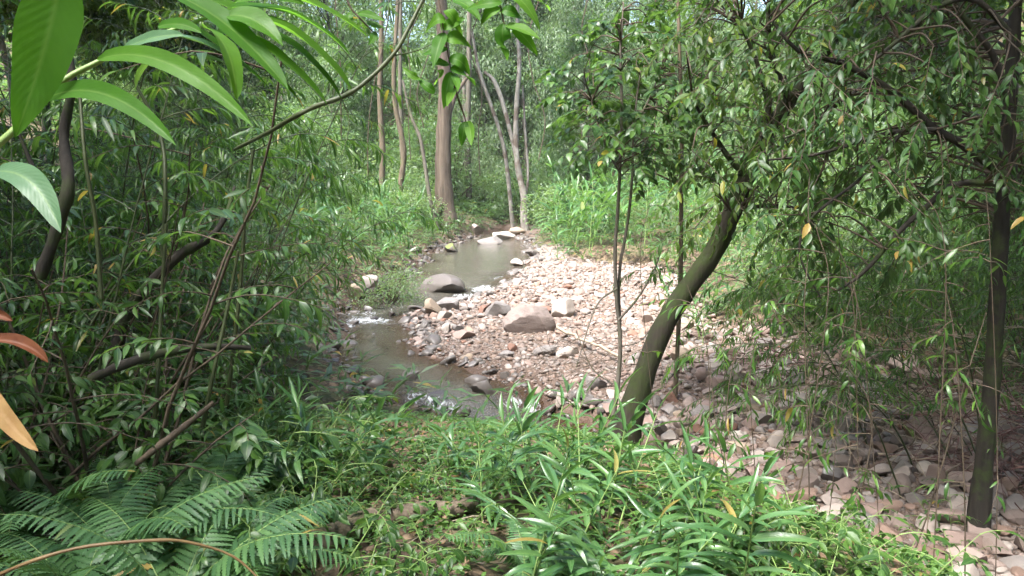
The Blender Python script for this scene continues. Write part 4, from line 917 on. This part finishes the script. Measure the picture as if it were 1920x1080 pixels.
for i, (a, lab) in enumerate([([(305, 480, 4.2), (310, 350, 4.2), (300, 250, 4.3), (250, 150, 4.3)], 'thin dark stem standing left of the gnarled branch'), ([(285, 860, 3.9), (295, 720, 3.9), (303, 560, 4.0), (312, 420, 4.0)], 'thin dark stem running straight up through the left thicket'),
                             ([(425, 760, 4.4), (440, 640, 4.4), (452, 520, 4.4), (460, 400, 4.4), (475, 280, 4.4)], 'thin dark stem right of the gnarled branch'), ([(380, 800, 3.9), (400, 700, 3.9), (430, 560, 4.0), (447, 470, 4.0)], 'slanting thin stem above the dry brown stick'),
                             ([(190, 560, 3.2), (180, 420, 3.2), (160, 300, 3.2), (150, 180, 3.3)], 'thin stem beside the crooked dark stem')]):
    px_stick('thin_sapling', lab, 'sapling', a, (9, 8, 7, 6), M['cane'], 20, 6)

# ------------------------------------------------------------------ large near leaves, upper left
def big_leaf(p0, pc, p1, width, mat, parent, org, face=(0, -1, .5), kind='long', fold=.3, nr=16, name='leaf', wave=.03, tint=None):
    """one leaf along a curve from p0 over pc to p1, its upper side towards face"""
    t = np.linspace(0, 1, nr)[:, None]; c = (1-t)**2*p0 + 2*t*(1-t)*pc + t*t*p1; tg = nrm(np.gradient(c, axis=0)); f = np.asarray(face, float)
    x = nrm(np.cross(tg, f)); z = np.cross(x, tg); tt = t[:, 0]
    wd = (tt**.45)*((1-tt)**.62) if kind == 'long' else np.sin(math.pi*tt**.8)**.75*(1-.2*tt)
    wd = np.maximum(wd/wd.max(), .03); s = np.linspace(-1, 1, 7); S, TT = np.meshgrid(s, tt); WW = wd[:, None]*width*.5
    v = c[:, None] + (S*WW)[:, :, None]*x[:, None] + ((fold*np.abs(S)*WW) + wave*width*np.sin(TT*14+S*2)*S)[:, :, None]*z[:, None]
    i, j = np.meshgrid(np.arange(nr-1), np.arange(6), indexing='ij'); q4 = np.stack([i*7+j, i*7+j+1, (i+1)*7+j+1, (i+1)*7+j], -1).reshape(-1, 4)
    g = Geo(); a = np.stack([S, TT, np.full_like(S, rng.uniform(.1, .85) if tint is None else tint)], -1).reshape(-1, 3); g.add(v.reshape(-1, 3)-org, q4, a)
    return ob(name, g.mesh(name, mat), parent)
def px_leaf(a, c, b, wpx, mat, parent, org, **k):
    return big_leaf(W(*a), W(*c), W(*b), wpx/F*(a[2]+b[2])/2, mat, parent, org, **k)
def shoot(name, label, cat, stem, w_px, leaves, smat='stem', lmat='hero', group=None):
    c = px_curve(stem, 22); org = c[0].copy(); r_ = thing(name, label, cat, org, group=group); g = Geo()
    g.tube(c-org, np.interp(np.linspace(0, 1, 22), np.linspace(0, 1, len(w_px)), w_px)*.5/F*c[:, 1], 8); ob('stem', g.mesh('stem', M[smat]), r_)
    for lf in leaves:
        a, cc, b, wp = lf[:4]; k = lf[4] if len(lf) > 4 else {}
        mt = M[k.pop('mat', lmat)] if k else M[lmat]
        px_leaf(a, cc, b, wp, mt, r_, org, **k)
    return r_
shoot('large_ginger_shoot', 'big bright ginger shoot arching in from the upper left edge', 'ginger plant',
      [(-40, 300, 1.25), (20, 250, 1.25), (75, 192, 1.28), (120, 150, 1.3), (180, 118, 1.33), (260, 80, 1.36), (340, 50, 1.4), (410, 25, 1.42)], (14, 13, 12, 11, 10, 8, 7, 5),
      [((118, -70, 1.2), (95, 80, 1.22), (28, 258, 1.25), 108, dict(kind='oval', face=(.3, -1, .2), fold=.12)), ((72, 193, 1.28), (190, 120, 1.2), (330, 272, 1.12), 42), ((182, 112, 1.32), (310, 66, 1.25), (474, 236, 1.18), 40),
       ((300, -20, 1.4), (430, 20, 1.4), (540, 168, 1.35), 52, dict(face=(0, -.6, 1))), ((296, 50, 1.38), (340, 36, 1.36), (378, 62, 1.34), 24), ((400, 62, 1.42), (500, 60, 1.45), (612, 194, 1.5), 44, dict(face=(0, -.5, 1))),
       ((415, 22, 1.42), (560, 30, 1.5), (658, 168, 1.55), 54, dict(face=(0, -.5, 1))), ((430, 15, 1.45), (560, 0, 1.55), (655, 102, 1.6), 44, dict(face=(0, -.5, 1))), ((380, 50, 1.38), (440, 70, 1.3), (443, 188, 1.28), 44, dict(face=(.8, -.5, .3))),
       ((425, 30, 1.4), (480, 20, 1.38), (530, 86, 1.36), 48, dict(face=(.2, -.8, .6), kind='oval')), ((440, 5, 1.45), (500, -25, 1.5), (570, 8, 1.55), 34), ((230, 92, 1.35), (290, 62, 1.3), (345, 66, 1.28), 26, dict(mat='sheen')),
       ((445, 45, 1.5), (560, 62, 1.55), (640, 185, 1.6), 38, dict(face=(0, -.5, 1))), ((400, 40, 1.45), (470, 90, 1.5), (560, 188, 1.55), 36, dict(face=(0, -.5, 1))), ((460, -10, 1.55), (580, -20, 1.6), (690, 70, 1.65), 40, dict(face=(0, -.5, 1))), ((360, -10, 1.45), (440, 10, 1.5), (520, 70, 1.5), 40, dict(face=(0, -.6, 1))), ((350, 45, 1.42), (420, 90, 1.45), (500, 160, 1.5), 34, dict(face=(0, -.5, 1))),
       ((290, 62, 1.38), (390, 70, 1.4), (470, 135, 1.42), 34, dict(mat='sheen', face=(0, -.3, 1)))])
shoot('waxy_leaf_shoot', 'single waxy grey green leaf reaching in at the left edge', 'ginger plant', [(-60, 360, 1.5), (-30, 335, 1.5), (0, 322, 1.5)], (8, 7, 6), [((-10, 322, 1.5), (70, 310, 1.45), (114, 436, 1.4), 52, dict(mat='sheen', face=(-.2, -.7, .8)))])
r_ = shoot('rust_dead_leaf', 'curled rust red dead leaf at the left edge', 'leaf', [(-50, 655, 2.0), (-30, 650, 2.0), (-20, 645, 2.0)], (6, 5, 4), [((-30, 640, 2.0), (50, 632, 2.0), (90, 680, 2.0), 26, dict(mat='rust', face=(0, -.6, .8), fold=.9)), ((-30, 588, 2.0), (0, 585, 2.0), (24, 602, 2.0), 18, dict(mat='rust', fold=.8))], 'twig')
shoot('orange_dead_leaf', 'big yellow orange dead leaf hanging at the left edge', 'leaf', [(-40, 700, 1.7), (-25, 715, 1.7), (-15, 735, 1.7)], (6, 5, 4), [((-30, 715, 1.7), (-5, 780, 1.68), (72, 846, 1.66), 36, dict(mat='orange', face=(.5, -.9, .2), fold=.5))], 'paletwig')
# bamboo cane crossing the gap
px_stick('bamboo_cane', 'dark green cane slanting across the upper left gap', 'cane', [(805, -25, 2.3), (765, 55, 2.25), (735, 105, 2.2), (680, 158, 2.15), (640, 182, 2.15), (590, 200, 2.15), (540, 226, 2.2), (500, 250, 2.6), (440, 280, 3.6)], (7, 8, 8, 8.5, 10, 9, 9, 8, 6), M['cane'], 44, 8,
         [([(735, 105, 2.2), (790, 92, 2.25), (850, 60, 2.3)], 3), ([(640, 182, 2.15), (655, 230, 2.15), (640, 300, 2.1)], 2.5)])
# leafy sprays that hang down from the branches above the camera
HS = [((835, 40), (820, 25), (798, 62), 24), ((830, 55), (850, 40), (872, 34), 20), ((832, 62), (822, 80), (812, 128), 26), ((836, 75), (860, 62), (884, 92), 28), ((838, 90), (815, 95), (790, 104), 20), ((842, 110), (870, 108), (880, 142), 26),
      ((845, 128), (868, 128), (892, 162), 24), ((846, 135), (838, 160), (832, 204), 22), ((842, 120), (820, 118), (805, 112), 18), ((848, 140), (858, 150), (858, 172), 16), ((816, 172), (800, 165), (784, 146), 18), ((790, 148), (772, 145), (755, 126), 14),
      ((835, 20), (850, 20), (868, 80), 26), ((850, 0), (880, 5), (900, 40), 28), ((828, 130), (825, 140), (815, 160), 15)]
def hang_spray(name, label, stem, lv, Y_, group=None):
    q = np.random.default_rng(int(stem[0][0]))
    shoot(name, label, 'leafy twig', [(u, v, Y_) for u, v in stem], (4, 3.5, 3, 2), [((a[0], a[1], Y_), (c[0], c[1], Y_-.03), (b[0], b[1], Y_+q.uniform(-.08, .08)), wp, dict(kind='oval', face=(q.uniform(-.5, .5), -.9, q.uniform(.1, .8)), fold=.25)) for a, c, b, wp in lv], 'twig', 'hero', group)
hang_spray('hanging_twig', 'cluster of hanging leaves at the top in front of the thick trunk', [(815, -40), (826, 20), (836, 80), (848, 145)], HS, 2.0)
hang_spray('hanging_twig', 'pair of leaves dangling on a thread in front of the thick trunk', [(848, 145), (856, 175), (868, 210), (874, 230)], [((873, 228), (868, 245), (866, 274), 19), ((877, 228), (884, 245), (884, 274), 19), ((852, 165), (845, 180), (838, 200), 16)], 2.0)
hang_spray('hanging_twig', 'spray of pointed leaves at the top above the white blotched trunk', [(925, -40), (935, 0), (942, 30), (948, 55)], [((944, 45), (938, 75), (951, 114), 30), ((948, 48), (980, 50), (1012, 74), 24), ((960, 50), (985, 65), (1008, 104), 22), ((940, 20), (965, 18), (986, 42), 22), ((938, 15), (910, 20), (902, 48), 24), ((942, 5), (900, 5), (872, 20), 24), ((945, -15), (985, -10), (1012, 56), 26), ((990, -20), (1010, -10), (1032, 22), 24)], 1.9)
hang_spray('hanging_twig', 'thin twig with small leaves at the top left of the cane', [(640, -40), (655, 10), (680, 40), (700, 60)], [((655, 25), (650, 40), (668, 50), 16), ((672, 25), (690, 25), (722, 40), 16), ((690, 40), (700, 50), (722, 52), 15), ((700, 60), (705, 70), (690, 85), 14)], 2.6)

# ------------------------------------------------------------------ leaning mossy tree
def leafy_parts(root, org, q, anchors, leaf, Lr, Wr, Ts, twig, blen=(.4, .9), nl=(10, 18), droop=.6, hang=.4, dirs=None):
    for k, p in enumerate(anchors):
        a = q.uniform(0, 6.28); d = np.array((math.cos(a), math.sin(a), q.uniform(-.2, .5))) if dirs is None else nrm(dirs[k] + q.normal(0, .5, 3))
        g = Geo(); par = root; pl = np.asarray(p)-org
        if root.name in JOINTS:
            best = min(((np.linalg.norm(cc-pl, axis=1).min(), n_) for n_, (o_, cc) in enumerate(JOINTS[root.name])), key=lambda z_: z_[0])
            o_, cc = JOINTS[root.name][best[1]]; j0 = cc[int(np.argmin(np.linalg.norm(cc-pl, axis=1)))]
            if o_ is not None: par = o_
            if best[0] > .08:
                mid = (j0+pl)/2 + np.array((0, 0, .12*best[0])) + q.normal(0, .06*best[0], 3); g.tube(spline([j0, mid, pl], 7), np.linspace(.0075+.003*best[0], .004, 7), 5, 0, q.uniform(), cap=False)
                if dirs is None: d = nrm(d*.6 + nrm(pl-mid))
        spray(g, q, pl, d, q.uniform(*blen), int(q.integers(*nl)), Lr, Wr, Ts, droop, .004, .7, hang, 0, 1)
        ob('leafy_branch', g.mesh('leafy_branch', [M[twig], M[leaf]]), par)
root, org, c = px_trunk('leaning_mossy_tree', 'leaning tree with a dark mossy trunk rooted in the cobbles', [(1158, 850), (1195, 740), (1240, 620), (1290, 540), (1340, 470), (1372, 400), (1400, 330), (1432, 262), (1480, 190), (1540, 110), (1600, 0), (1640, -90)],
                        (7.9, 7.9, 7.9, 7.9, 7.85, 7.8, 7.75, 7.7, 7.6, 7.5, 7.4, 7.3), (80, 46, 41, 39, 38, 36, 33, 30, 26, 22, 18, 15), 'mossbark', ns=12, n=40,
                        extra=[([(1400, 330), (1370, 300), (1330, 240), (1300, 190)], 7.7, (14, 11, 8, 5)), ([(1432, 262), (1440, 200), (1420, 120), (1390, 50)], 7.6, (14, 11, 8, 5)), ([(1372, 400), (1400, 390), (1450, 385), (1500, 390)], 7.6, (12, 9, 7, 5)), ([(1480, 190), (1450, 110), (1440, 20), (1450, -60)], 7.5, (14, 10, 8, 5))])
q = np.random.default_rng(55)
anch = [W(q.uniform(1290, 1560), q.uniform(-60, 430), q.uniform(6.4, 8.6)) for _ in range(180)]
leafy_parts(root, org, q, anch, 'tree', (.085, .15), (.26, .36), LANCE+OVAL[:1], 'twig')

# ------------------------------------------------------------------ dark tree at the right edge
root, org, c = px_trunk('dark_trunk_tree', 'straight dark trunk standing at the right edge of the gravel', [(1828, 1050), (1842, 900), (1858, 740), (1870, 560), (1880, 380), (1890, 250), (1898, 120), (1905, 0), (1915, -150)],
                        (5.9, 5.9, 5.85, 5.8, 5.8, 5.8, 5.8, 5.8, 5.8), (58, 36, 31, 29, 27, 25, 23, 21, 18), 'darkbark', ns=10, n=36,
                        extra=[([(1885, 330), (1800, 268), (1750, 240), (1690, 185), (1640, 150), (1560, 112), (1500, 100), (1448, 40)], 5.5, (18, 16, 15, 14, 12, 10, 8, 5)), ([(1882, 345), (1790, 345), (1740, 385), (1690, 430), (1620, 510), (1570, 545)], 5.4, (14, 12, 11, 10, 8, 4)),
                               ([(1755, 243), (1690, 245), (1620, 262), (1530, 290), (1440, 300)], 5.4, (10, 9, 8, 6, 4)), ([(1892, 60), (1830, 0), (1760, 12), (1690, 70), (1640, 112)], 5.3, (12, 11, 10, 9, 6)), ([(1640, 150), (1590, 180), (1520, 235), (1470, 260)], 5.4, (7, 6, 5, 3)),
                               ([(1690, 250), (1620, 330), (1520, 410), (1500, 480), (1540, 560)], 5.3, (7, 6, 6, 5, 3)), ([(1895, 200), (1860, 100), (1800, 20), (1760, -80)], 5.6, (14, 12, 10, 8))])
q = np.random.default_rng(66)
ac = []
for pl in ([(1800, 268), (1690, 185), (1560, 112), (1448, 40)], [(1790, 345), (1690, 430), (1570, 545)], [(1755, 243), (1620, 262), (1440, 300)], [(1830, 0), (1690, 70), (1640, 112)], [(1640, 150), (1520, 235), (1470, 260)], [(1690, 250), (1520, 410), (1540, 560)], [(1895, 200), (1800, 20), (1760, -80)]):
    cc = spline([W(u, v, 5.4) for u, v in pl], 13); ac += [p+q.normal(0, .06, 3) for p in cc]
ac += [W(q.uniform(1480, 1960), q.uniform(-60, 420), q.uniform(4.8, 7.6)) for _ in range(190)]
leafy_parts(root, org, q, ac, 'broad', (.065, .13), (.26, .38), LANCE[:2]+OVAL[:2], 'twig', (.35, .85), (11, 20), .8, .4)

# ------------------------------------------------------------------ slender sapling in front of the bar
root, org, c = px_trunk('slender_sapling', 'slender sapling with two thin stems and round leaves in front of the bar', [(1142, 790), (1158, 720), (1163, 640), (1156, 560), (1153, 470), (1158, 400), (1163, 300), (1166, 200), (1163, 110), (1168, 20)], 8.8, (11, 9, 8, 8, 7, 7, 6, 6, 5, 3), 'greybark', ns=7, n=30,
                        extra=[([(1150, 790), (1163, 660), (1160, 520), (1175, 430), (1185, 340), (1188, 240), (1200, 140)], 8.85, (7, 6, 6, 6, 5, 4, 2.5)), ([(1160, 600), (1195, 560), (1225, 510), (1240, 470)], 8.7, (5, 4, 3, 2)), ([(1165, 330), (1130, 260), (1110, 190)], 8.7, (5, 4, 2)), ([(1166, 260), (1210, 200), (1240, 130)], 8.8, (5, 4, 2)),
                               ([(1158, 540), (1120, 570), (1095, 640), (1080, 690)], 8.7, (4, 3, 2, 1.5)), ([(1150, 720), (1110, 690), (1080, 620)], 8.7, (3, 2, 1.5)), ([(1160, 650), (1200, 640), (1230, 600), (1250, 560)], 8.8, (3, 2, 2, 1.5))])
q = np.random.default_rng(88)
anch = []
for _ in range(150):
    a = q.uniform(0, 6.28); rr = math.sqrt(q.uniform(0, 1)); anch.append(W(1185+115*rr*math.cos(a), 165+160*rr*math.sin(a), q.uniform(8.0, 9.5)))
leafy_parts(root, org, q, anch, 'broad', (.10, .16), (.42, .58), OVAL, 'twig', (.25, .6), (9, 15), .3, .15)
root, org, c = px_trunk('thin_green_pole', 'thin straight green stem rising right of the slender sapling', [(1268, 660), (1275, 540), (1277, 400), (1278, 250), (1274, 100), (1270, -50)], 9.6, (9, 9, 8, 8, 7, 6), 'tanbark', ns=7,
                        extra=[([(1277, 330), (1310, 300), (1345, 250)], 9.5, (4, 3, 2)), ([(1277, 350), (1240, 330), (1190, 310)], 9.5, (4, 3, 2))])
leafy_parts(root, org, q, [W(1278+q.uniform(-60, 60), q.uniform(-40, 330), q.uniform(9.2, 10)) for _ in range(18)], 'tree', (.10, .16), (.3, .42), OVAL, 'twig', (.3, .6), (6, 11), .5, .3)

# ------------------------------------------------------------------ right thicket: arching bamboo, shrubs, dead twigs
rb = [bamboo_proto(800+k, h, le, dr_, nb, Lr=(.10, .17), low=.3, r=.009) for k, (h, le, dr_, nb) in enumerate(((3.4, .3, 2.0, 17), (3.0, .45, 2.2, 16), (3.8, .35, 2.4, 18), (2.4, .3, 1.2, 13)))]
q = np.random.default_rng(99)
for k in range(78):
    y_ = q.uniform(5.4, 13.5); l_, r2, b_ = [float(a) for a in zones(0, y_)]; x_ = max(b_, .36*y_)+q.uniform(.2, 3.2)
    if k >= 54: y_ = q.uniform(6.4, 10.5); x_ = q.uniform(.44, .66)*y_
    i = int(q.integers(0, 4)); far_ = y_ > 9
    place(rb[i], 'arching_bamboo', ('arching bamboo of the farther row ' if far_ else 'arching bamboo of the nearer row ') + (bz := beside(x_, y_, (1560, 1800, 2000), ('right of the mossy trunk', 'between mossy trunk and dark trunk', 'behind the dark trunk', 'right of the dark trunk'))), 'bamboo', (x_, y_, hz(x_, y_)-.03), math.pi+q.uniform(-.9, .9), q.uniform(.75, 1.1), 'arching bamboo right of the bar, ' + ('farther, ' if far_ else 'nearer, ') + bz)
for k in range(46):
    y_ = q.uniform(8, 22); l_, r2, b_ = [float(a) for a in zones(0, y_)]; x_ = b_+(.8 if y_ < 13 else 4.5)+abs(q.normal(0, 1))*3.0
    i = int(q.integers(0, 3))
    place(shr[i] if y_ < 12 else bushes[i], 'thicket_shrub', ['leafy shrub in the shaded thicket right of the bar', 'low leafy shrub in the shaded thicket right of the bar', 'tall leafy shrub in the shaded thicket right of the bar'][i], 'shrub', (x_, y_, hz(x_, y_)-.03), q.uniform(0, 6.28), q.uniform(.8, 1.3) if y_ < 12 else q.uniform(.6, 1.0), 'shrubs of the right thicket, kind %d' % (i+1))
# bare thin stems in front of the cobbles
for k, (u, v0, v1, Y_) in enumerate([(1232, 960, 560, 5.6), (1330, 1000, 700, 5.0), (1358, 1010, 690, 4.9), (1436, 1020, 640, 4.8), (1470, 1040, 600, 4.7), (1500, 1040, 660, 4.7), (1530, 1060, 560, 4.6), (1562, 1060, 620, 4.6), (1590, 1060, 700, 4.6), (1622, 1070, 560, 4.5), (1660, 1080, 640, 4.4), (1700, 1090, 600, 4.4), (1395, 1010, 720, 4.9), (1745, 1090, 520, 4.3), (1790, 1100, 560, 4.3), (1895, 1100, 480, 4.2)]):
    q = np.random.default_rng(1200+k); u += q.uniform(-25, 25); v1 += q.uniform(-90, 130); s1 = q.normal(0, 45); s2 = q.normal(0, 50)
    base = W(u, v0, Y_); base[2] = hz(base[0], base[1])-.03; pts_ = [base, W(u+s1*.4+4, v0*.6+v1*.4, Y_), W(u+s1, v1, Y_), W(u+s1+s2, v1-120, Y_+.1)]
    c_ = spline(pts_, 18); r_ = thing('bare_sapling', 'thin bare dark stem, number %s counted from the mossy trunk rightward' % ['one', 'two', 'three', 'five', 'six', 'seven', 'eight', 'nine', 'ten', 'eleven', 'twelve', 'thirteen', 'four', 'fourteen', 'fifteen', 'sixteen'][k], 'stem', base)
    g = Geo(); g.tube(c_-base, np.linspace(1, .5, 18)*q.uniform(.0028, .0055), 5); ob('stem', g.mesh('stem', M['twig']), r_)
    leafy_parts(r_, base, q, [c_[j]+0 for j in q.integers(4, 17, 5)], 'bamboo', (.07, .14), (.16, .26), LANCE, 'twig', (.15, .4), (3, 7), .7, .5)
# dead twig tangle and purple brush in the shade
def tangle(name, label, ctr, rad, n, mat, seed, lr=(.4, 1.2), r0=.004, vert=.5):
    q = np.random.default_rng(seed); g = Geo()
    for k in range(n):
        p = q.normal(0, 1, 3)*np.array(rad)*.5; p[2] = abs(p[2]); a = q.uniform(0, 6.28); d = np.array((math.cos(a), math.sin(a), q.normal(0, vert)))
        g.tube(grow(p, d, q.uniform(*lr), q.uniform(-.3, .9), 6, .2, q), np.linspace(r0, r0*.35, 6), 4, 0, q.uniform(), cap=False)
    o = ob(name, g.mesh(name, mat)); o.location = tuple(ctr); return tag(o, label, 'dead brush', kind='stuff')
for i, (u, v, rad, n, mt, lab) in enumerate([(1700, 760, (1.3, 1.2, .5), 130, 'paletwig', 'tangle of pale dead twigs lying under the arching bamboo'), (1780, 540, (1.6, 1.4, 1.6), 170, 'paletwig', 'tall tangle of pale dead twigs left of the dark trunk'), (1895, 800, (.8, .8, .9), 170, 'brush', 'purplish brown dead brush right of the dark trunk'), (1450, 700, (.5, .5, .3), 60, 'brush', 'small brown heap of dead twigs on the cobbles'), (1100, 650, (.9, .9, .35), 50, 'twig', 'sparse bare twigs by the slender sapling')]):
    p = W(u, v, 8.3 if i < 2 else (7.0 if i == 2 else 10.5)); tangle('dead_twig_tangle', lab, (p[0], p[1], hz(p[0], p[1])+.05), rad, n, M[mt], 1300+i, r0=.006 if i != 4 else .004)
def ground_stick(name, label, a, b, r_, mat, lift=.05, bend=.05, seed=0, sub=8):
    q = np.random.default_rng(seed); n = 12; t = np.linspace(0, 1, n)[:, None]; c_ = a+(b-a)*t + q.normal(0, bend, (n, 3))*np.sin(math.pi*t); c_[:, 2] = np.maximum(c_[:, 2], hgt(c_[:, 0], c_[:, 1])+r_*.75)
    g = Geo(); g.tube(c_-c_[0], r_*(np.linspace(1, .75, n)+q.normal(0, .025, n)), sub); o = ob(name, g.mesh(name, mat)); o.location = tuple(c_[0]); return tag(o, label, 'log' if r_ > .04 else 'stick')
def on(u, v, dz=0):
    p = G(u, v, .5)
    for _ in range(6): p = G(u, v, hz(p[0], p[1])+dz)
    return p
ground_stick('driftwood_stick', 'pale stick slanting from the big brown boulder over the gravel', on(1045, 614, .2), on(1160, 668, .1), .028, M['paletwig'], seed=3, bend=.02)
ground_stick('driftwood_stick', 'forked pale stick lying across the cobbles right of the mossy trunk', on(1355, 665, .2), on(1400, 700, .1), .03, M['paletwig'], seed=4, bend=.03)
ground_stick('driftwood_stick', 'pale straight stick lying in the shade near the dead twigs', on(1590, 840, .05), on(1700, 858, .05), .018, M['paletwig'], seed=5, bend=.01)
ground_stick('fallen_log', 'short weathered log lying in the herbs at the bottom', on(570, 1048, .02), on(700, 985, .02), .075, M['logbark'], seed=6, bend=.015, sub=12)
ground_stick('fallen_log', 'thin weathered log partly hidden under the near ginger', on(735, 975, .02), on(1000, 935, .02), .05, M['logbark'], seed=7, bend=.02, sub=10)

# ------------------------------------------------------------------ herb carpet and leaf litter
def carpet(name, n, region, Lr, Wf, mat, seed, zr, dens, up=.5, T=DIA, label=None, cat=None):
    q = np.random.default_rng(seed); x = q.uniform(region[0], region[1], n); y = q.uniform(region[2], region[3], n); k = dens(x, y, q); x, y = x[k], y[k]; n = len(x)
    # leaves stand in little rosettes
    m = 4; xx = np.repeat(x, m)+q.normal(0, .035, n*m); yy = np.repeat(y, m)+q.normal(0, .035, n*m); zz = hgt(xx, yy)+np.repeat(q.uniform(*zr, n), m)+q.normal(0, .012, n*m)
    d = q.normal(0, 1, (n*m, 3)); d[:, 2] = q.normal(up*.3, .3, n*m); L = q.uniform(*Lr, n*m); g = Geo()
    g.leaves(T, np.stack([xx, yy, zz], -1), d, np.array((0, 0, 1.))+q.normal(0, .3, (n*m, 3)), L, L*Wf*q.uniform(.75, 1.25, n*m), q.uniform(0, 1, n*m)); o = ob(name, g.mesh(name, mat)); o['kind'] = 'stuff'
    if label: o['label'] = label; o['category'] = cat
    return o
def bank(x, y): return (np.interp(x, _fx, _fy)-y) > .35
OV0 = leaf_T(4, 3, 'oval', .5, .3)
carpet('herb_carpet', 13000, (-4.5, 2.6, 2.2, 8.6), (.025, .06), .5, M['herb'], 61, (.01, .09), lambda x, y, q: bank(x, y) & (fbm(x*1.1, y*1.1, 9) + .25 - .55*np.exp(-((x+.95)/.5)**2-((y-6.6)/.9)**2) > q.uniform(-.3, .3, len(x))), T=OV0, label='low green herbs carpeting the near bank', cat='herbs')
carpet('leaf_litter', 2600, (-4.5, 3.0, 2.2, 9), (.035, .075), .5, M['dry'], 62, (.004, .02), lambda x, y, q: bank(x, y), up=0, T=OV0, label='brown dead leaves littering the near bank', cat='leaf litter')
def floor_(x, y, q):
    l_, r_, b_ = zones(x, y); return ((x < l_-.12) | (x > b_+.2)) & ~bank(x, y)
carpet('bank_undergrowth', 20000, (-15, 15, 8, 40), (.18, .38), .17, M['bank'], 63, (.02, .55), floor_, up=1.2, label='low green undergrowth covering the far banks', cat='undergrowth')
carpet('slope_undergrowth', 30000, (-34, 34, 38, 72), (.2, .42), .4, M['far'], 64, (.05, .6), floor_, up=.8, label='low undergrowth covering the far slope', cat='undergrowth')
carpet('litter_patch', 420, (-1.7, -.45, 4.6, 7.2), (.04, .09), .5, M['dry'], 65, (.004, .02), lambda x, y, q: bank(x, y), up=0, T=OV0, label='patch of brown dead leaves at the bank edge before the cascade', cat='leaf litter')
q = np.random.default_rng(71); g = Geo()
for k in range(170):
    x_ = q.uniform(-3.5, 2.4); y_ = q.uniform(2.4, 8); a = q.uniform(0, 6.28); ln = q.uniform(.12, .5)
    if not bank(np.array([x_]), np.array([y_]))[0]: continue
    t = np.linspace(-.5, .5, 5); xx = x_+t*ln*math.cos(a)+q.normal(0, .012, 5); yy = y_+t*ln*math.sin(a)+q.normal(0, .012, 5)
    g.tube(np.stack([xx, yy, hgt(xx, yy)+q.uniform(.008, .04)], -1), q.uniform(.002, .006), 4, 0, q.uniform(), cap=False)
tag(ob('fallen_twigs', g.mesh('fallen_twigs', M['paletwig'])), 'small fallen twigs strewn over the near bank', 'twigs', kind='stuff')
for k, (u, Y_, v1, lab) in enumerate([(690, 30, 330, 'left of the straight mossy trunk'), (770, 33, 300, 'between the tan trunk and the thick trunk'), (795, 31, 240, 'close beside the thick trunk'), (900, 36, 330, 'right of the thick trunk'), (1010, 30, 300, 'right of the white blotched trunk'), (1090, 24, 260, 'behind the sapling crown'), (640, 24, 260, 'above the ginger on the left bank'), (1230, 20, 330, 'between the sapling and the thin green stem')]):
    q = np.random.default_rng(1500+k); pts_ = [W(u+q.normal(0, 25)*(1-t), -80+(v1+80)*t, Y_) for t in np.linspace(0, 1, 6)]; c_ = spline(pts_, 26); g = Geo(); g.tube(c_-c_[0], 1.0/F*Y_, 5)
    o = ob('hanging_vine', g.mesh('hanging_vine', M['twig'])); o.location = tuple(c_[0]); tag(o, 'thin dark vine hanging down ' + lab, 'vine')
